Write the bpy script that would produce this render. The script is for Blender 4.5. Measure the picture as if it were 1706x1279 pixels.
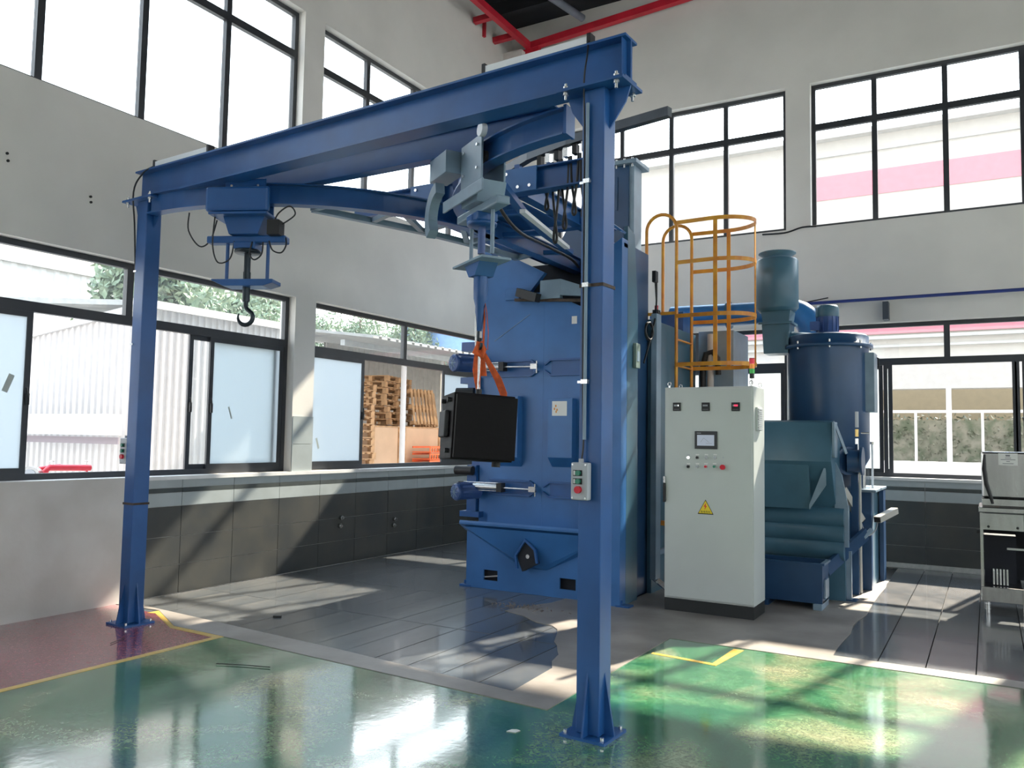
import bpy, bmesh, math, random
from mathutils import Vector, Matrix
random.seed(7)
for o in list(bpy.data.objects): bpy.data.objects.remove(o)
S = bpy.context.scene
COL = S.collection
PI = math.pi

# ------------------------------------------------------------------ camera
W, H = 1706, 1279
cam_d = bpy.data.cameras.new('camera')
cam = bpy.data.objects.new('camera', cam_d); COL.objects.link(cam)
yaw, pitch, roll, fpx = 0.528575203, 0.066525127, 0.016555408, 1360.16
cam_d.sensor_width = 36.0
cam_d.lens = fpx/W*36.0
cam_d.clip_start = 0.05; cam_d.clip_end = 400
fw = Vector((-math.sin(yaw)*math.cos(pitch), math.cos(yaw)*math.cos(pitch), math.sin(pitch)))
r0 = Vector((math.cos(yaw), math.sin(yaw), 0)); u0 = r0.cross(fw)
rr = r0*math.cos(roll)+u0*math.sin(roll); uu = -r0*math.sin(roll)+u0*math.cos(roll)
m3 = Matrix((rr, uu, -fw)).transposed()
cam.matrix_world = Matrix.Translation((7.089, -11.951, 1.6)) @ m3.to_4x4()
S.camera = cam

# ------------------------------------------------------------------ light
SKY, SKY_GLOW = 4.4, 5.0
wd = bpy.data.worlds.new('sky'); S.world = wd; wd.use_nodes = True
nt = wd.node_tree; nt.nodes.clear()
wo = nt.nodes.new('ShaderNodeOutputWorld'); bg = nt.nodes.new('ShaderNodeBackground')
tc = nt.nodes.new('ShaderNodeTexCoord'); sx = nt.nodes.new('ShaderNodeSeparateXYZ'); cr = nt.nodes.new('ShaderNodeValToRGB')
nt.links.new(tc.outputs['Generated'], sx.inputs[0]); nt.links.new(sx.outputs['Z'], cr.inputs[0])
cr.color_ramp.elements[0].position = 0.0; cr.color_ramp.elements[0].color = (1, 0.985, 0.96, 1)
cr.color_ramp.elements[1].position = 0.8; cr.color_ramp.elements[1].color = (0.66, 0.82, 1, 1)
# hazy daylight: the sky brightens towards the sun
SUND = Vector((0.262, 1.11, 1.0)).normalized()
dp = nt.nodes.new('ShaderNodeVectorMath'); dp.operation = 'DOT_PRODUCT'; dp.inputs[1].default_value = SUND
nt.links.new(tc.outputs['Generated'], dp.inputs[0])
mx = nt.nodes.new('ShaderNodeMath'); mx.operation = 'MAXIMUM'; mx.inputs[1].default_value = 0.0; nt.links.new(dp.outputs['Value'], mx.inputs[0])
pw = nt.nodes.new('ShaderNodeMath'); pw.operation = 'POWER'; pw.inputs[1].default_value = 3.0; nt.links.new(mx.outputs[0], pw.inputs[0])
ma = nt.nodes.new('ShaderNodeMath'); ma.operation = 'MULTIPLY_ADD'; ma.inputs[1].default_value = SKY_GLOW; ma.inputs[2].default_value = SKY; nt.links.new(pw.outputs[0], ma.inputs[0])
nt.links.new(cr.outputs[0], bg.inputs[0]); nt.links.new(ma.outputs[0], bg.inputs[1])
nt.links.new(bg.outputs[0], wo.inputs[0])
sun_d = bpy.data.lights.new('sun', 'SUN'); sun = bpy.data.objects.new('sun', sun_d); COL.objects.link(sun)
sun_d.energy = 23.0; sun_d.angle = math.radians(0.9); sun_d.color = (1, 0.88, 0.72)
sun.rotation_euler = (-SUND).to_track_quat('-Z', 'Y').to_euler()
sun.location = (5, 8, 14)
S.view_settings.view_transform = 'Standard'; S.view_settings.look = 'None'
S.view_settings.gamma = 1; S.view_settings.use_curve_mapping = False
S.view_settings.exposure = 0.0

# ------------------------------------------------------------------ materials
MATS = {}
def mat(name, col, rough=0.5, metal=0.0, noise=0.0, scale=6.0, bump=0.0, col2=None, spec=0.5, emit=0.0, stretch=(1,1,1), coat=0.0, bscale=None, detail=4, lo=0.35, hi=0.65):
    if name in MATS: return MATS[name]
    m = bpy.data.materials.new(name); m.use_nodes = True
    n = m.node_tree; b = n.nodes['Principled BSDF']
    c = tuple(col)+(1,)
    b.inputs['Base Color'].default_value = c
    b.inputs['Roughness'].default_value = rough; b.inputs['Metallic'].default_value = metal
    b.inputs['Specular IOR Level'].default_value = spec
    b.inputs['Coat Weight'].default_value = coat; b.inputs['Coat Roughness'].default_value = 0.08
    if emit: b.inputs['Emission Color'].default_value = c; b.inputs['Emission Strength'].default_value = emit
    t = n.nodes.new('ShaderNodeTexCoord'); mp = n.nodes.new('ShaderNodeMapping'); mp.inputs['Scale'].default_value = stretch
    n.links.new(t.outputs['Object'], mp.inputs['Vector'])
    nz = n.nodes.new('ShaderNodeTexNoise'); nz.inputs['Scale'].default_value = scale; nz.inputs['Detail'].default_value = detail
    n.links.new(mp.outputs[0], nz.inputs['Vector'])
    if noise or col2:
        r = n.nodes.new('ShaderNodeValToRGB'); e = r.color_ramp.elements
        e[0].position = lo; e[1].position = hi
        if col2: e[0].color = c; e[1].color = tuple(col2)+(1,)
        else:
            e[0].color = tuple(x*(1-noise) for x in col)+(1,); e[1].color = tuple(min(1, x*(1+noise)) for x in col)+(1,)
        n.links.new(nz.outputs['Fac'], r.inputs[0]); n.links.new(r.outputs[0], b.inputs['Base Color'])
        mr = n.nodes.new('ShaderNodeMapRange'); mr.inputs[3].default_value = max(0.02, rough*0.8); mr.inputs[4].default_value = min(1, rough*1.25)
        n.links.new(nz.outputs['Fac'], mr.inputs[0]); n.links.new(mr.outputs[0], b.inputs['Roughness'])
    if bump:
        nb = n.nodes.new('ShaderNodeTexNoise'); nb.inputs['Scale'].default_value = bscale or scale*6; nb.inputs['Detail'].default_value = 3
        n.links.new(mp.outputs[0], nb.inputs['Vector'])
        bp = n.nodes.new('ShaderNodeBump'); bp.inputs['Strength'].default_value = bump; bp.inputs['Distance'].default_value = 0.01
        n.links.new(nb.outputs['Fac'], bp.inputs['Height']); n.links.new(bp.outputs[0], b.inputs['Normal'])
    MATS[name] = m; return m

def epoxy(name, dark, mid, pale, rough=0.12, pale_lo=0.52, pale_hi=0.75, scr=0.6):
    """floor paint: mottled, worn and full of fine swirling scratches"""
    m = bpy.data.materials.new(name); m.use_nodes = True; n = m.node_tree; b = n.nodes['Principled BSDF']; L = n.links.new
    t = n.nodes.new('ShaderNodeTexCoord')
    a = n.nodes.new('ShaderNodeTexNoise'); a.inputs['Scale'].default_value = 1.3; a.inputs['Detail'].default_value = 6; a.inputs['Distortion'].default_value = 0.6
    L(t.outputs['Object'], a.inputs['Vector'])
    r = n.nodes.new('ShaderNodeValToRGB'); e = r.color_ramp.elements
    e[0].position = 0.36; e[0].color = dark+(1,); e[1].position = pale_hi; e[1].color = pale+(1,)
    x = e.new(pale_lo); x.color = mid+(1,)
    L(a.outputs['Fac'], r.inputs[0])
    s = n.nodes.new('ShaderNodeTexNoise'); s.inputs['Scale'].default_value = 24; s.inputs['Detail'].default_value = 8; s.inputs['Roughness'].default_value = 0.7; s.inputs['Distortion'].default_value = 2.2
    L(t.outputs['Object'], s.inputs['Vector'])
    r2 = n.nodes.new('ShaderNodeValToRGB'); f = r2.color_ramp.elements; f[0].position = 0.42; f[0].color = (0.55,0.55,0.55,1); f[1].position = 0.68; f[1].color = (1.9,1.9,1.9,1)
    L(s.outputs['Fac'], r2.inputs[0])
    mx = n.nodes.new('ShaderNodeMix'); mx.data_type = 'RGBA'; mx.blend_type = 'MULTIPLY'; mx.inputs[0].default_value = scr
    L(r.outputs[0], mx.inputs[6]); L(r2.outputs[0], mx.inputs[7]); L(mx.outputs[2], b.inputs['Base Color'])
    mr = n.nodes.new('ShaderNodeMapRange'); mr.inputs[1].default_value = 0.3; mr.inputs[2].default_value = 0.75; mr.inputs[3].default_value = rough*0.6; mr.inputs[4].default_value = rough*1.9
    L(s.outputs['Fac'], mr.inputs[0]); L(mr.outputs[0], b.inputs['Roughness'])
    w = n.nodes.new('ShaderNodeTexNoise'); w.inputs['Scale'].default_value = 3.2; w.inputs['Detail'].default_value = 5; w.inputs['Roughness'].default_value = 0.6
    L(t.outputs['Object'], w.inputs['Vector'])
    bp = n.nodes.new('ShaderNodeBump'); bp.inputs['Strength'].default_value = 0.22; bp.inputs['Distance'].default_value = 0.005
    L(w.outputs['Fac'], bp.inputs['Height']); L(bp.outputs[0], b.inputs['Normal'])
    b.inputs['Coat Weight'].default_value = 1.0; b.inputs['Coat Roughness'].default_value = 0.085; b.inputs['Coat IOR'].default_value = 1.8
    L(bp.outputs[0], b.inputs['Coat Normal'])
    MATS[name] = m; return m

def glass(name, tint, alpha, rough=0.02, dirt=0.0):
    m = bpy.data.materials.new(name); m.use_nodes = True; n = m.node_tree; n.nodes.clear(); L = n.links.new
    o = n.nodes.new('ShaderNodeOutputMaterial'); t = n.nodes.new('ShaderNodeBsdfTransparent'); t.inputs[0].default_value = tint+(1,)
    g = n.nodes.new('ShaderNodeBsdfGlossy'); g.inputs['Roughness'].default_value = rough
    x = n.nodes.new('ShaderNodeMixShader'); x.inputs[0].default_value = alpha
    L(t.outputs[0], x.inputs[1]); L(g.outputs[0], x.inputs[2])
    if dirt:
        d = n.nodes.new('ShaderNodeBsdfTranslucent'); d.inputs[0].default_value = (0.85,0.86,0.88,1)
        y = n.nodes.new('ShaderNodeMixShader'); y.inputs[0].default_value = dirt; L(x.outputs[0], y.inputs[1]); L(d.outputs[0], y.inputs[2]); L(y.outputs[0], o.inputs[0])
    else: L(x.outputs[0], o.inputs[0])
    MATS[name] = m; return m
def frosted(name, col, see=0.0):
    m = bpy.data.materials.new(name); m.use_nodes = True; n = m.node_tree; n.nodes.clear(); L = n.links.new
    o = n.nodes.new('ShaderNodeOutputMaterial'); t = n.nodes.new('ShaderNodeBsdfTranslucent'); t.inputs[0].default_value = col+(1,)
    d = n.nodes.new('ShaderNodeBsdfDiffuse'); d.inputs[0].default_value = col+(1,)
    x = n.nodes.new('ShaderNodeMixShader'); x.inputs[0].default_value = 0.18
    L(t.outputs[0], x.inputs[1]); L(d.outputs[0], x.inputs[2]); L(x.outputs[0], o.inputs[0]); MATS[name] = m; return m

WHITE = mat('white_plaster', (0.70,0.675,0.645), 0.85, noise=0.05, scale=1.2, bump=0.08, bscale=30)
DADO = mat('grimy_white_paint', (0.62,0.60,0.57), 0.8, noise=0.07, scale=2.5, bump=0.1, bscale=25, col2=(0.55,0.525,0.49))
BEIGE = mat('beige_plaster', (0.63,0.60,0.55), 0.85, noise=0.04, scale=1.2)
FRAME = mat('charcoal_window_frame', (0.035,0.038,0.045), 0.38, noise=0.1, scale=4)
BLUE = mat('blue_machine_paint', (0.034,0.14,0.37), 0.36, noise=0.13, scale=2.2, bump=0.05, bscale=14)
BLUE2 = mat('deep_blue_gantry_paint', (0.016,0.088,0.275), 0.34, noise=0.14, scale=3, bump=0.04, bscale=14)
NAVY = mat('dark_navy_machine_paint', (0.018,0.062,0.15), 0.36, noise=0.12, scale=2.5, bump=0.04, bscale=14)
TEAL = mat('teal_blue_machine_paint', (0.055,0.135,0.20), 0.36, noise=0.12, scale=2.2, bump=0.04, bscale=14)
PALEB = mat('pale_grey_blue_metal', (0.20,0.28,0.36), 0.38, noise=0.1, scale=5)
DARK = mat('interior_shade_dark', (0.010,0.012,0.02), 0.7, noise=0.2)  # near-black tone stands in for shade inside machine openings
BLACK = mat('black_rubber', (0.012,0.012,0.014), 0.5, noise=0.2, scale=8)
BLOCK = mat('black_steel_block', (0.004,0.003,0.0035), 0.5, noise=0.3, scale=5, bump=0.1, spec=0.15)
STEEL = mat('brushed_steel', (0.52,0.52,0.52), 0.25, 1.0, noise=0.08, scale=3, stretch=(1,1,20))
STAIN = mat('stainless_sheet', (0.60,0.59,0.58), 0.2, 1.0, noise=0.06, scale=2, stretch=(6,6,1), bump=0.15, bscale=5)
BOLT = mat('zinc_bolt', (0.75,0.75,0.75), 0.25, 0.9, noise=0.05)
CABG = mat('light_grey_cabinet_enamel', (0.50,0.53,0.515), 0.4, noise=0.03, scale=2)
GREYP = mat('grey_plastic', (0.42,0.44,0.47), 0.45, noise=0.04)
LEDW = mat('white_lamp_casing', (0.75,0.77,0.80), 0.35, noise=0.03)
ORANGE = mat('orange_yellow_paint', (0.58,0.20,0.025), 0.42, noise=0.15, scale=6, col2=(0.72,0.34,0.03))
ORS = mat('orange_sling_webbing', (0.62,0.10,0.02), 0.7, noise=0.25, scale=20, bump=0.2)
RED = mat('red_paint', (0.55,0.02,0.04), 0.4, noise=0.12, scale=5)
REDB = mat('red_button_plastic', (0.6,0.01,0.03), 0.35, noise=0.04)
GRNB = mat('green_button_plastic', (0.03,0.22,0.14), 0.35, noise=0.04)
TILED = mat('dark_grey_wall_tile', (0.040,0.044,0.046), 0.42, noise=0.22, scale=2.5, bump=0.06, col2=(0.062,0.062,0.056))
BANDL = mat('pale_border_tile', (0.36,0.40,0.41), 0.35, noise=0.06, scale=4)
BANDD = mat('dark_border_tile', (0.060,0.070,0.070), 0.35, noise=0.1, scale=4)
GROUT = mat('pale_grout', (0.42,0.42,0.40), 0.9, noise=0.1, scale=20)
FTILE = mat('slate_floor_tile', (0.072,0.083,0.095), 0.24, noise=0.25, scale=3, bump=0.12, bscale=14, col2=(0.135,0.135,0.135), stretch=(1,0.5,1), coat=0.45)
FGROUT = mat('floor_grout', (0.05,0.05,0.05), 0.9, noise=0.1)
CONC = mat('grey_concrete', (0.20,0.175,0.155), 0.42, noise=0.2, scale=2.4, bump=0.25, bscale=10, col2=(0.30,0.27,0.245), detail=8)
GREEN = epoxy('green_floor_paint', (0.022,0.125,0.065), (0.075,0.22,0.105), (0.36,0.37,0.23), pale_lo=0.49, pale_hi=0.70)
REDF = epoxy('red_floor_paint', (0.24,0.04,0.055), (0.33,0.08,0.10), (0.42,0.18,0.19), rough=0.2, scr=0.35)
YEL = mat('yellow_line_paint', (0.62,0.38,0.05), 0.35, noise=0.15, scale=8, col2=(0.5,0.33,0.09))
SILL = mat('white_sill_stone', (0.72,0.72,0.72), 0.4, noise=0.05)
CLEAR = glass('clear_window_glass', (0.95,0.97,0.97), 0.05, dirt=0.02)
FROST = frosted('frosted_window_glass', (0.60,0.645,0.67))
CEILM = mat('black_ceiling', (0.012,0.013,0.018), 0.9, noise=0.2)
CABLE = mat('black_cable', (0.01,0.01,0.012), 0.45, noise=0.1)
HOOKM = mat('dark_hook_steel', (0.03,0.04,0.05), 0.35, 0.6, noise=0.2)
PAPER = mat('white_paper', (0.75,0.74,0.72), 0.7, noise=0.02)
OUTW = mat('white_corrugated_steel', (0.52,0.505,0.50), 0.6, noise=0.03)
OUTG = mat('grey_corrugated_roof', (0.34,0.34,0.33), 0.8, noise=0.1)
OUTC = mat('cream_rendered_wall', (0.60,0.55,0.45), 0.85, noise=0.04)
OUTP = mat('hazed_red_fascia', (0.46,0.15,0.19), 0.8, noise=0.05)  # red paled towards pink to imitate glare through hazy glass
OUTS = mat('shed_interior_steel', (0.60,0.58,0.54), 0.7, noise=0.06)
WOOD = mat('pale_pallet_timber', (0.50,0.30,0.155), 0.8, noise=0.25, scale=6)
BOARD = mat('tan_board_crate', (0.62,0.42,0.27), 0.8, noise=0.08, scale=2)
ONET = mat('orange_plastic_crate', (0.85,0.16,0.05), 0.5, noise=0.1)
LEAF = mat('leaf_green', (0.14,0.20,0.12), 0.6, noise=0.4, scale=3, col2=(0.28,0.35,0.24))  # leaf tones lightened to imitate pale haze and glare
HEDG = mat('hedge_green', (0.06,0.08,0.05), 0.7, noise=0.4, scale=4, col2=(0.17,0.17,0.14))
BARK = mat('bark_brown', (0.10,0.07,0.05), 0.9, noise=0.2)
YARD = mat('yard_concrete', (0.40,0.39,0.37), 0.85, noise=0.08, scale=1)
SCREEN = mat('lcd_screen', (0.42,0.46,0.55), 0.2, emit=0.25)
LEDR = mat('red_led', (1.0,0.05,0.12), 0.4, emit=1.5)
LEDWH = mat('white_led', (1,1,1), 0.3, emit=1.5)
LR = mat('red_lens', (0.75,0.03,0.06), 0.25, emit=0.15); LO = mat('amber_lens', (0.9,0.28,0.03), 0.25, emit=0.15); LG = mat('green_lens', (0.05,0.42,0.08), 0.25, emit=0.1)
WARN = mat('warning_yellow', (0.80,0.60,0.03), 0.5, noise=0.02)
INK = mat('black_ink', (0.01,0.01,0.01), 0.6); BOLTR = mat('red_ink', (0.75,0.08,0.02), 0.5); GINK = mat('grey_ink', (0.22,0.22,0.24), 0.6)
MOTOR = mat('motor_blue_enamel', (0.05,0.10,0.27), 0.35, noise=0.1)
CREAM = mat('cream_trunking', (0.56,0.55,0.50), 0.4, noise=0.03)
RUST = mat('rusty_band', (0.06,0.04,0.03), 0.7, noise=0.4, scale=20)
TUBE = glass('clear_acrylic_tube', (0.86,0.9,0.95), 0.12, 0.05)

# ------------------------------------------------------------------ mesh helper
class MB:
    def __init__(s): s.v=[]; s.f=[]; s.sm=[]
    def add(s, vs, fs, smooth=False):
        o=len(s.v); s.v += [Vector(v) for v in vs]
        for f in fs: s.f.append([i+o for i in f]); s.sm.append(smooth)
        return s
    def box(s, a, b):
        x0,x1=sorted((a[0],b[0])); y0,y1=sorted((a[1],b[1])); z0,z1=sorted((a[2],b[2]))
        return s.add([(x0,y0,z0),(x1,y0,z0),(x1,y1,z0),(x0,y1,z0),(x0,y0,z1),(x1,y0,z1),(x1,y1,z1),(x0,y1,z1)],
            [(0,3,2,1),(4,5,6,7),(0,1,5,4),(1,2,6,5),(2,3,7,6),(3,0,4,7)])
    def bar(s, p, q, w, h, up=(0,0,1)):
        p=Vector(p); q=Vector(q); d=(q-p).normalized(); up=Vector(up)
        if abs(d.dot(up))>0.99: up=Vector((0,1,0))
        r=d.cross(up).normalized(); u=r.cross(d).normalized()
        vs=[]
        for c in (p,q):
            for a,b in ((-1,-1),(1,-1),(1,1),(-1,1)): vs.append(c+r*a*w/2+u*b*h/2)
        return s.add(vs,[(0,1,2,3),(7,6,5,4),(0,4,5,1),(1,5,6,2),(2,6,7,3),(3,7,4,0)])
    def tube(s, pts, r, n=10, caps=True):
        pts=[Vector(p) for p in pts]; rs=r if isinstance(r,(list,tuple)) else [r]*len(pts)
        vs=[]; fs=[]; prev=None
        for i,p in enumerate(pts):
            d=(pts[min(i+1,len(pts)-1)]-pts[max(i-1,0)]).normalized()
            if prev is None:
                a=Vector((0,0,1)) if abs(d.z)<0.9 else Vector((1,0,0)); u=d.cross(a).normalized()
            else: u=(prev-d*prev.dot(d)).normalized()
            prev=u; w=d.cross(u)
            for k in range(n):
                t=2*PI*k/n; vs.append(p+(u*math.cos(t)+w*math.sin(t))*rs[i])
        for i in range(len(pts)-1):
            for k in range(n): fs.append((i*n+k,i*n+(k+1)%n,(i+1)*n+(k+1)%n,(i+1)*n+k))
        s.add(vs,fs,True)
        if caps:
            s.add([vs[k] for k in range(n)],[tuple(range(n-1,-1,-1))]); s.add([vs[-n+k] for k in range(n)],[tuple(range(n))])
        return s
    def cyl(s, p, q, r, n=20, r2=None): return s.tube([p,q],[r,r if r2 is None else r2],n)
    def lathe(s, c, prof, n=28):
        c=Vector(c); vs=[]; fs=[]
        for (r,z) in prof:
            for k in range(n): t=2*PI*k/n; vs.append(c+Vector((r*math.cos(t),r*math.sin(t),z)))
        for i in range(len(prof)-1):
            for k in range(n): fs.append((i*n+k,i*n+(k+1)%n,(i+1)*n+(k+1)%n,(i+1)*n+k))
        return s.add(vs,fs,True)
    def prism(s, poly, a, b, axis=1):
        """polygon in the two other axes, extruded from a to b along axis"""
        def P(u,v,w): return {0:(w,u,v),1:(u,w,v),2:(u,v,w)}[axis]
        n=len(poly); vs=[P(u,v,a) for u,v in poly]+[P(u,v,b) for u,v in poly]
        fs=[tuple(range(n)),tuple(range(2*n-1,n-1,-1))]+[(i,i+n,(i+1)%n+n,(i+1)%n) for i in range(n)]
        return s.add(vs,fs)
    def sweep(s, pts, sec):
        """sweep a closed section [(side,up)] along a horizontal path"""
        pts=[Vector(p) for p in pts]; n=len(sec); vs=[]; fs=[]
        for i,p in enumerate(pts):
            d=(pts[min(i+1,len(pts)-1)]-pts[max(i-1,0)]); d.z=0; d.normalize(); r=Vector((d.y,-d.x,0))
            for a,b in sec: vs.append(p+r*a+Vector((0,0,b)))
        for i in range(len(pts)-1):
            for k in range(n): fs.append((i*n+k,i*n+(k+1)%n,(i+1)*n+(k+1)%n,(i+1)*n+k))
        fs.append(tuple(range(n))); fs.append(tuple(range(len(vs)-1,len(vs)-n-1,-1)))
        return s.add(vs,fs)
    def xf(s, M):
        s.v=[M@v for v in s.v]; return s
    def build(s, name, m, parent=None, bevel=0.0):
        me=bpy.data.meshes.new(name)
        off=Vector((0,0,0)); p=parent
        while p is not None: off+=p.location; p=p.parent
        me.from_pydata([tuple(v-off) for v in s.v],[],s.f); me.update()
        me.polygons.foreach_set('use_smooth', s.sm)
        bm=bmesh.new(); bm.from_mesh(me)
        bmesh.ops.recalc_face_normals(bm, faces=bm.faces); bm.to_mesh(me); bm.free()
        me.materials.append(m)
        o=bpy.data.objects.new(name, me); COL.objects.link(o)
        if parent is not None: o.parent=parent
        if bevel:
            b=o.modifiers.new('bevel','BEVEL'); b.width=bevel; b.segments=2; b.limit_method='ANGLE'
        return o
def tag(o, label=None, cat=None, group=None, kind=None):
    if label: o['label']=label
    if cat: o['category']=cat
    if group: o['group']=group
    if kind: o['kind']=kind
    return o
def thing(name, label, cat, loc=(0,0,0), group=None, rz=0):
    o=bpy.data.objects.new(name,None); o.location=loc; o.rotation_euler=(0,0,rz); o.empty_display_size=0.1; COL.objects.link(o)
    return tag(o,label,cat,group)
def copy_tree(o, parent=None):
    c=o.copy(); COL.objects.link(c)
    if parent is not None: c.parent=parent
    for ch in list(o.children): copy_tree(ch,c)
    return c
def struct(o): o['kind']='structure'; return o
def B(a,b): return MB().box(a,b)
def ibeam(pts, top, h, w, t=0.012):
    """I section swept along a path; top = z of upper face"""
    hw=w/2; b=-h
    sec=[(-hw,0),(-hw,-t),(-t/2,-t),(-t/2,b+t),(-hw,b+t),(-hw,b),(hw,b),(hw,b+t),(t/2,b+t),(t/2,-t),(hw,-t),(hw,0)]
    return MB().sweep([(p[0],p[1],top) for p in pts], sec)
def arc(cx,cy,r,a0,a1,n=24):
    return [(cx+r*math.cos(math.radians(a0+(a1-a0)*i/n)), cy+r*math.sin(math.radians(a0+(a1-a0)*i/n))) for i in range(n+1)]

# ------------------------------------------------------------------ room shell
XR, YB, HT, TH = 14.0, -18.0, 8.75, 0.25
LOW, LTOP, UB, UT = 1.17, 3.24, 4.65, 6.75
LOPEN = [(-17.7,-13.4),(-13.06,-9.5),(-9.16,-4.94),(-4.6,-0.65)]
ROPEN = [(0.90,4.63),(4.97,8.46),(8.80,12.6)]
def wall(name, along, opens, m, lo, hi, inner, outer):
    """along 'x' or 'y'; wall slab between inner and outer on the other axis, with two rows of openings"""
    mb=MB()
    def bx(a,b,z0,z1):
        if along=='y': mb.box((inner,a,z0),(outer,b,z1))
        else: mb.box((a,inner,z0),(b,outer,z1))
    bx(lo,hi,-0.3,LOW); bx(lo,hi,LTOP,UB); bx(lo,hi,UT,HT)
    e=lo
    for a,b in opens:
        bx(e,a,LOW,LTOP); bx(e,a,UB,UT); e=b
    bx(e,hi,LOW,LTOP); bx(e,hi,UB,UT)
    return struct(mb.build(name,m))
wl = wall('wall_left','y',LOPEN,WHITE,YB-TH,0,0,-TH)
wb = wall('wall_back','x',ROPEN,WHITE,-TH,XR+TH,0,TH)
wr = wall('wall_right','y',[(-17.7,-13.4),(-13.06,-9.5),(-9.16,-4.94),(-4.6,-0.65)],WHITE,YB-TH,0,XR,XR+TH)
wf = wall('wall_front','x',[(9.66,13.7)],WHITE,0,XR,YB,YB-TH)  # unseen window opening added to bring light in behind the camera
# ceiling
ceil = struct(B((-TH,YB-TH,HT),(XR+TH,TH,HT+0.2)).build('ceiling',CEILM))
purlin = MB()
for k in range(9): purlin.box((0.1,-0.9-2.0*k,HT-0.22),(XR-0.1,-0.8-2.0*k,HT-0.002))
purlin.build('purlins',CEILM,ceil)
# floor
fl = struct(B((-TH,YB-TH,-0.30),(XR+TH,TH,-0.025)).build('floor',FGROUT))
def slab(name, poly, top, m, bot=-0.024): 
    return MB().prism(poly,bot,top,axis=2).build(name,m,fl)
random.seed(3)
def rag(p,q,n=10,a=0.04):
    out=[]
    for i in range(1,n):
        t=i/n; out.append((p[0]+(q[0]-p[0])*t+random.uniform(-a,a), p[1]+(q[1]-p[1])*t+random.uniform(-a,a)))
    return out
slab('green_coating',[(1.84,YB),(XR,YB),(XR,-5.45),(4.82,-5.45),(4.80,-7.56),(1.84,-7.41)],0.0,GREEN)
slab('red_coating',[(0.0,YB),(1.78,YB),(1.78,-7.47),(1.24,-7.45),(0.67,-7.17),(0.0,-7.13)],0.0,REDF)
slab('yellow_line',[(1.78,YB),(1.84,YB),(1.84,-7.41),(1.22,-7.395),(0.60,-7.08),(0.60,-7.20),(0.67,-7.17),(1.24,-7.45),(1.78,-7.47)],0.002,YEL)
slab('yellow_mark',[(4.86,-5.99),(5.37,-6.05),(5.37,-6.00),(4.86,-5.95)],0.002,YEL,-0.001)
slab('yellow_mark',[(5.33,-6.03),(5.37,-6.05),(5.43,-5.5),(5.35,-5.5)],0.0025,YEL,-0.001)
strip=[(0.0,-7.13),(0.60,-7.08),(1.22,-7.395),(1.84,-7.41),(4.80,-7.56),(4.82,-5.45),(XR,-5.45),(XR,-5.27),(6.04,-5.27)]
strip+=rag((6.04,-5.27),(6.05,-1.2),14,0.02)+[(6.05,-1.2),(3.4,-1.2),(3.38,-4.57)]+rag((3.38,-4.57),(3.17,-5.25),4)+[(3.17,-5.3)]+rag((3.17,-5.3),(3.92,-5.66),6,0.03)+[(3.92,-5.7)]+rag((3.92,-5.7),(4.38,-6.7),8,0.04)+[(4.42,-6.76),(4.45,-7.36),(2.81,-7.20),(0.0,-7.0)]
slab('concrete_apron',strip,0.004,CONC)
# tiles of the floor: one object each, shared mesh
def tile_mesh(name,w,l,t,m,gap=0.004,bev=0.002):
    mb=B((gap/2,gap/2,-t),(w-gap/2,l-gap/2,0)); me=bpy.data.meshes.new(name)
    me.from_pydata([tuple(v) for v in mb.v],[],mb.f); me.materials.append(m); me.update(); return me
TW,TL=0.317,1.18
tm=tile_mesh('floor_tile',TW,TL,0.02,FTILE,0.008)
def ftile(x,y):
    o=bpy.data.objects.new('floor_tile',tm); COL.objects.link(o); o.parent=fl; o.scale=(1,1.232/TL,1); o.location=(x,y,-0.001+random.uniform(-0.0006,0.0006))
    o.rotation_euler=(random.uniform(-.0006,.0006),random.uniform(-.0012,.0012),0)
def in_poly(x,y,poly):
    c=False; j=len(poly)-1
    for i in range(len(poly)):
        xi,yi=poly[i]; xj,yj=poly[j]
        if (yi>y)!=(yj>y) and x<(xj-xi)*(y-yi)/(yj-yi)+xi: c=not c
        j=i
    return c
for i in range(15):
    for j in range(6):
        x=0.045+i*TW; y=-7.38+j*1.232
        if all(in_poly(x+a*TW,y+b*TL,strip) for a in (.05,.95) for b in (.05,.95)): continue
        if x+TW>4.8: continue
        ftile(x,y)
for i in range(12):
    for j in range(5):
        x=6.03+i*TW; y=-5.27+j*TL*0.885
        o=bpy.data.objects.new('floor_tile',tm); COL.objects.link(o); o.parent=fl; o.location=(x,y,-0.001); o.scale=(1,0.885,1)
for x0,x1 in ((9.84,XR),): slab('tiled_area',[(x0,-5.27),(x1,-5.27),(x1,0),(x0,0)],-0.001,FTILE)
# wall tiles: dado
grl=B((0,-7.02,0),(0.006,0,1.13)).build('tile_bedding',GROUT,wl)
grb=B((0,-0.006,0),(XR,0,1.13)).build('tile_bedding',GROUT,wb)
rows=[(0.0,0.28,TILED),(0.285,0.565,TILED),(0.57,0.865,TILED),(0.87,1.00,BANDL),(1.003,1.048,BANDD),(1.052,1.13,BANDL)]
def wtile(par,kind,p0,p1,z0,z1,m,name='wall_tile'):
    t=0.014
    if kind=='l': mb=B((0.004,p0,z0),(t,p1,z1))
    else: mb=B((p0,-t,z0),(p1,-0.004,z1))
    return mb.build(name,m,par)
wtm={}
for par,kind,starts in ((wl,'l',[-7.02]+[-6.43+0.66*k for k in range(10)]),(wb,'b',[0.0]+[0.42+0.66*k for k in range(17)])):
    end=0.0 if kind=='l' else 12.0
    for i,p in enumerate(starts):
        q=starts[i+1] if i+1<len(starts) else end
        if q<=p: continue
        q=min(q,end)
        for (z0,z1,m) in rows: wtile(par,kind,p+0.003,q-0.003,z0,z1,m,'border_tile' if m is not TILED else 'wall_tile')
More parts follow.
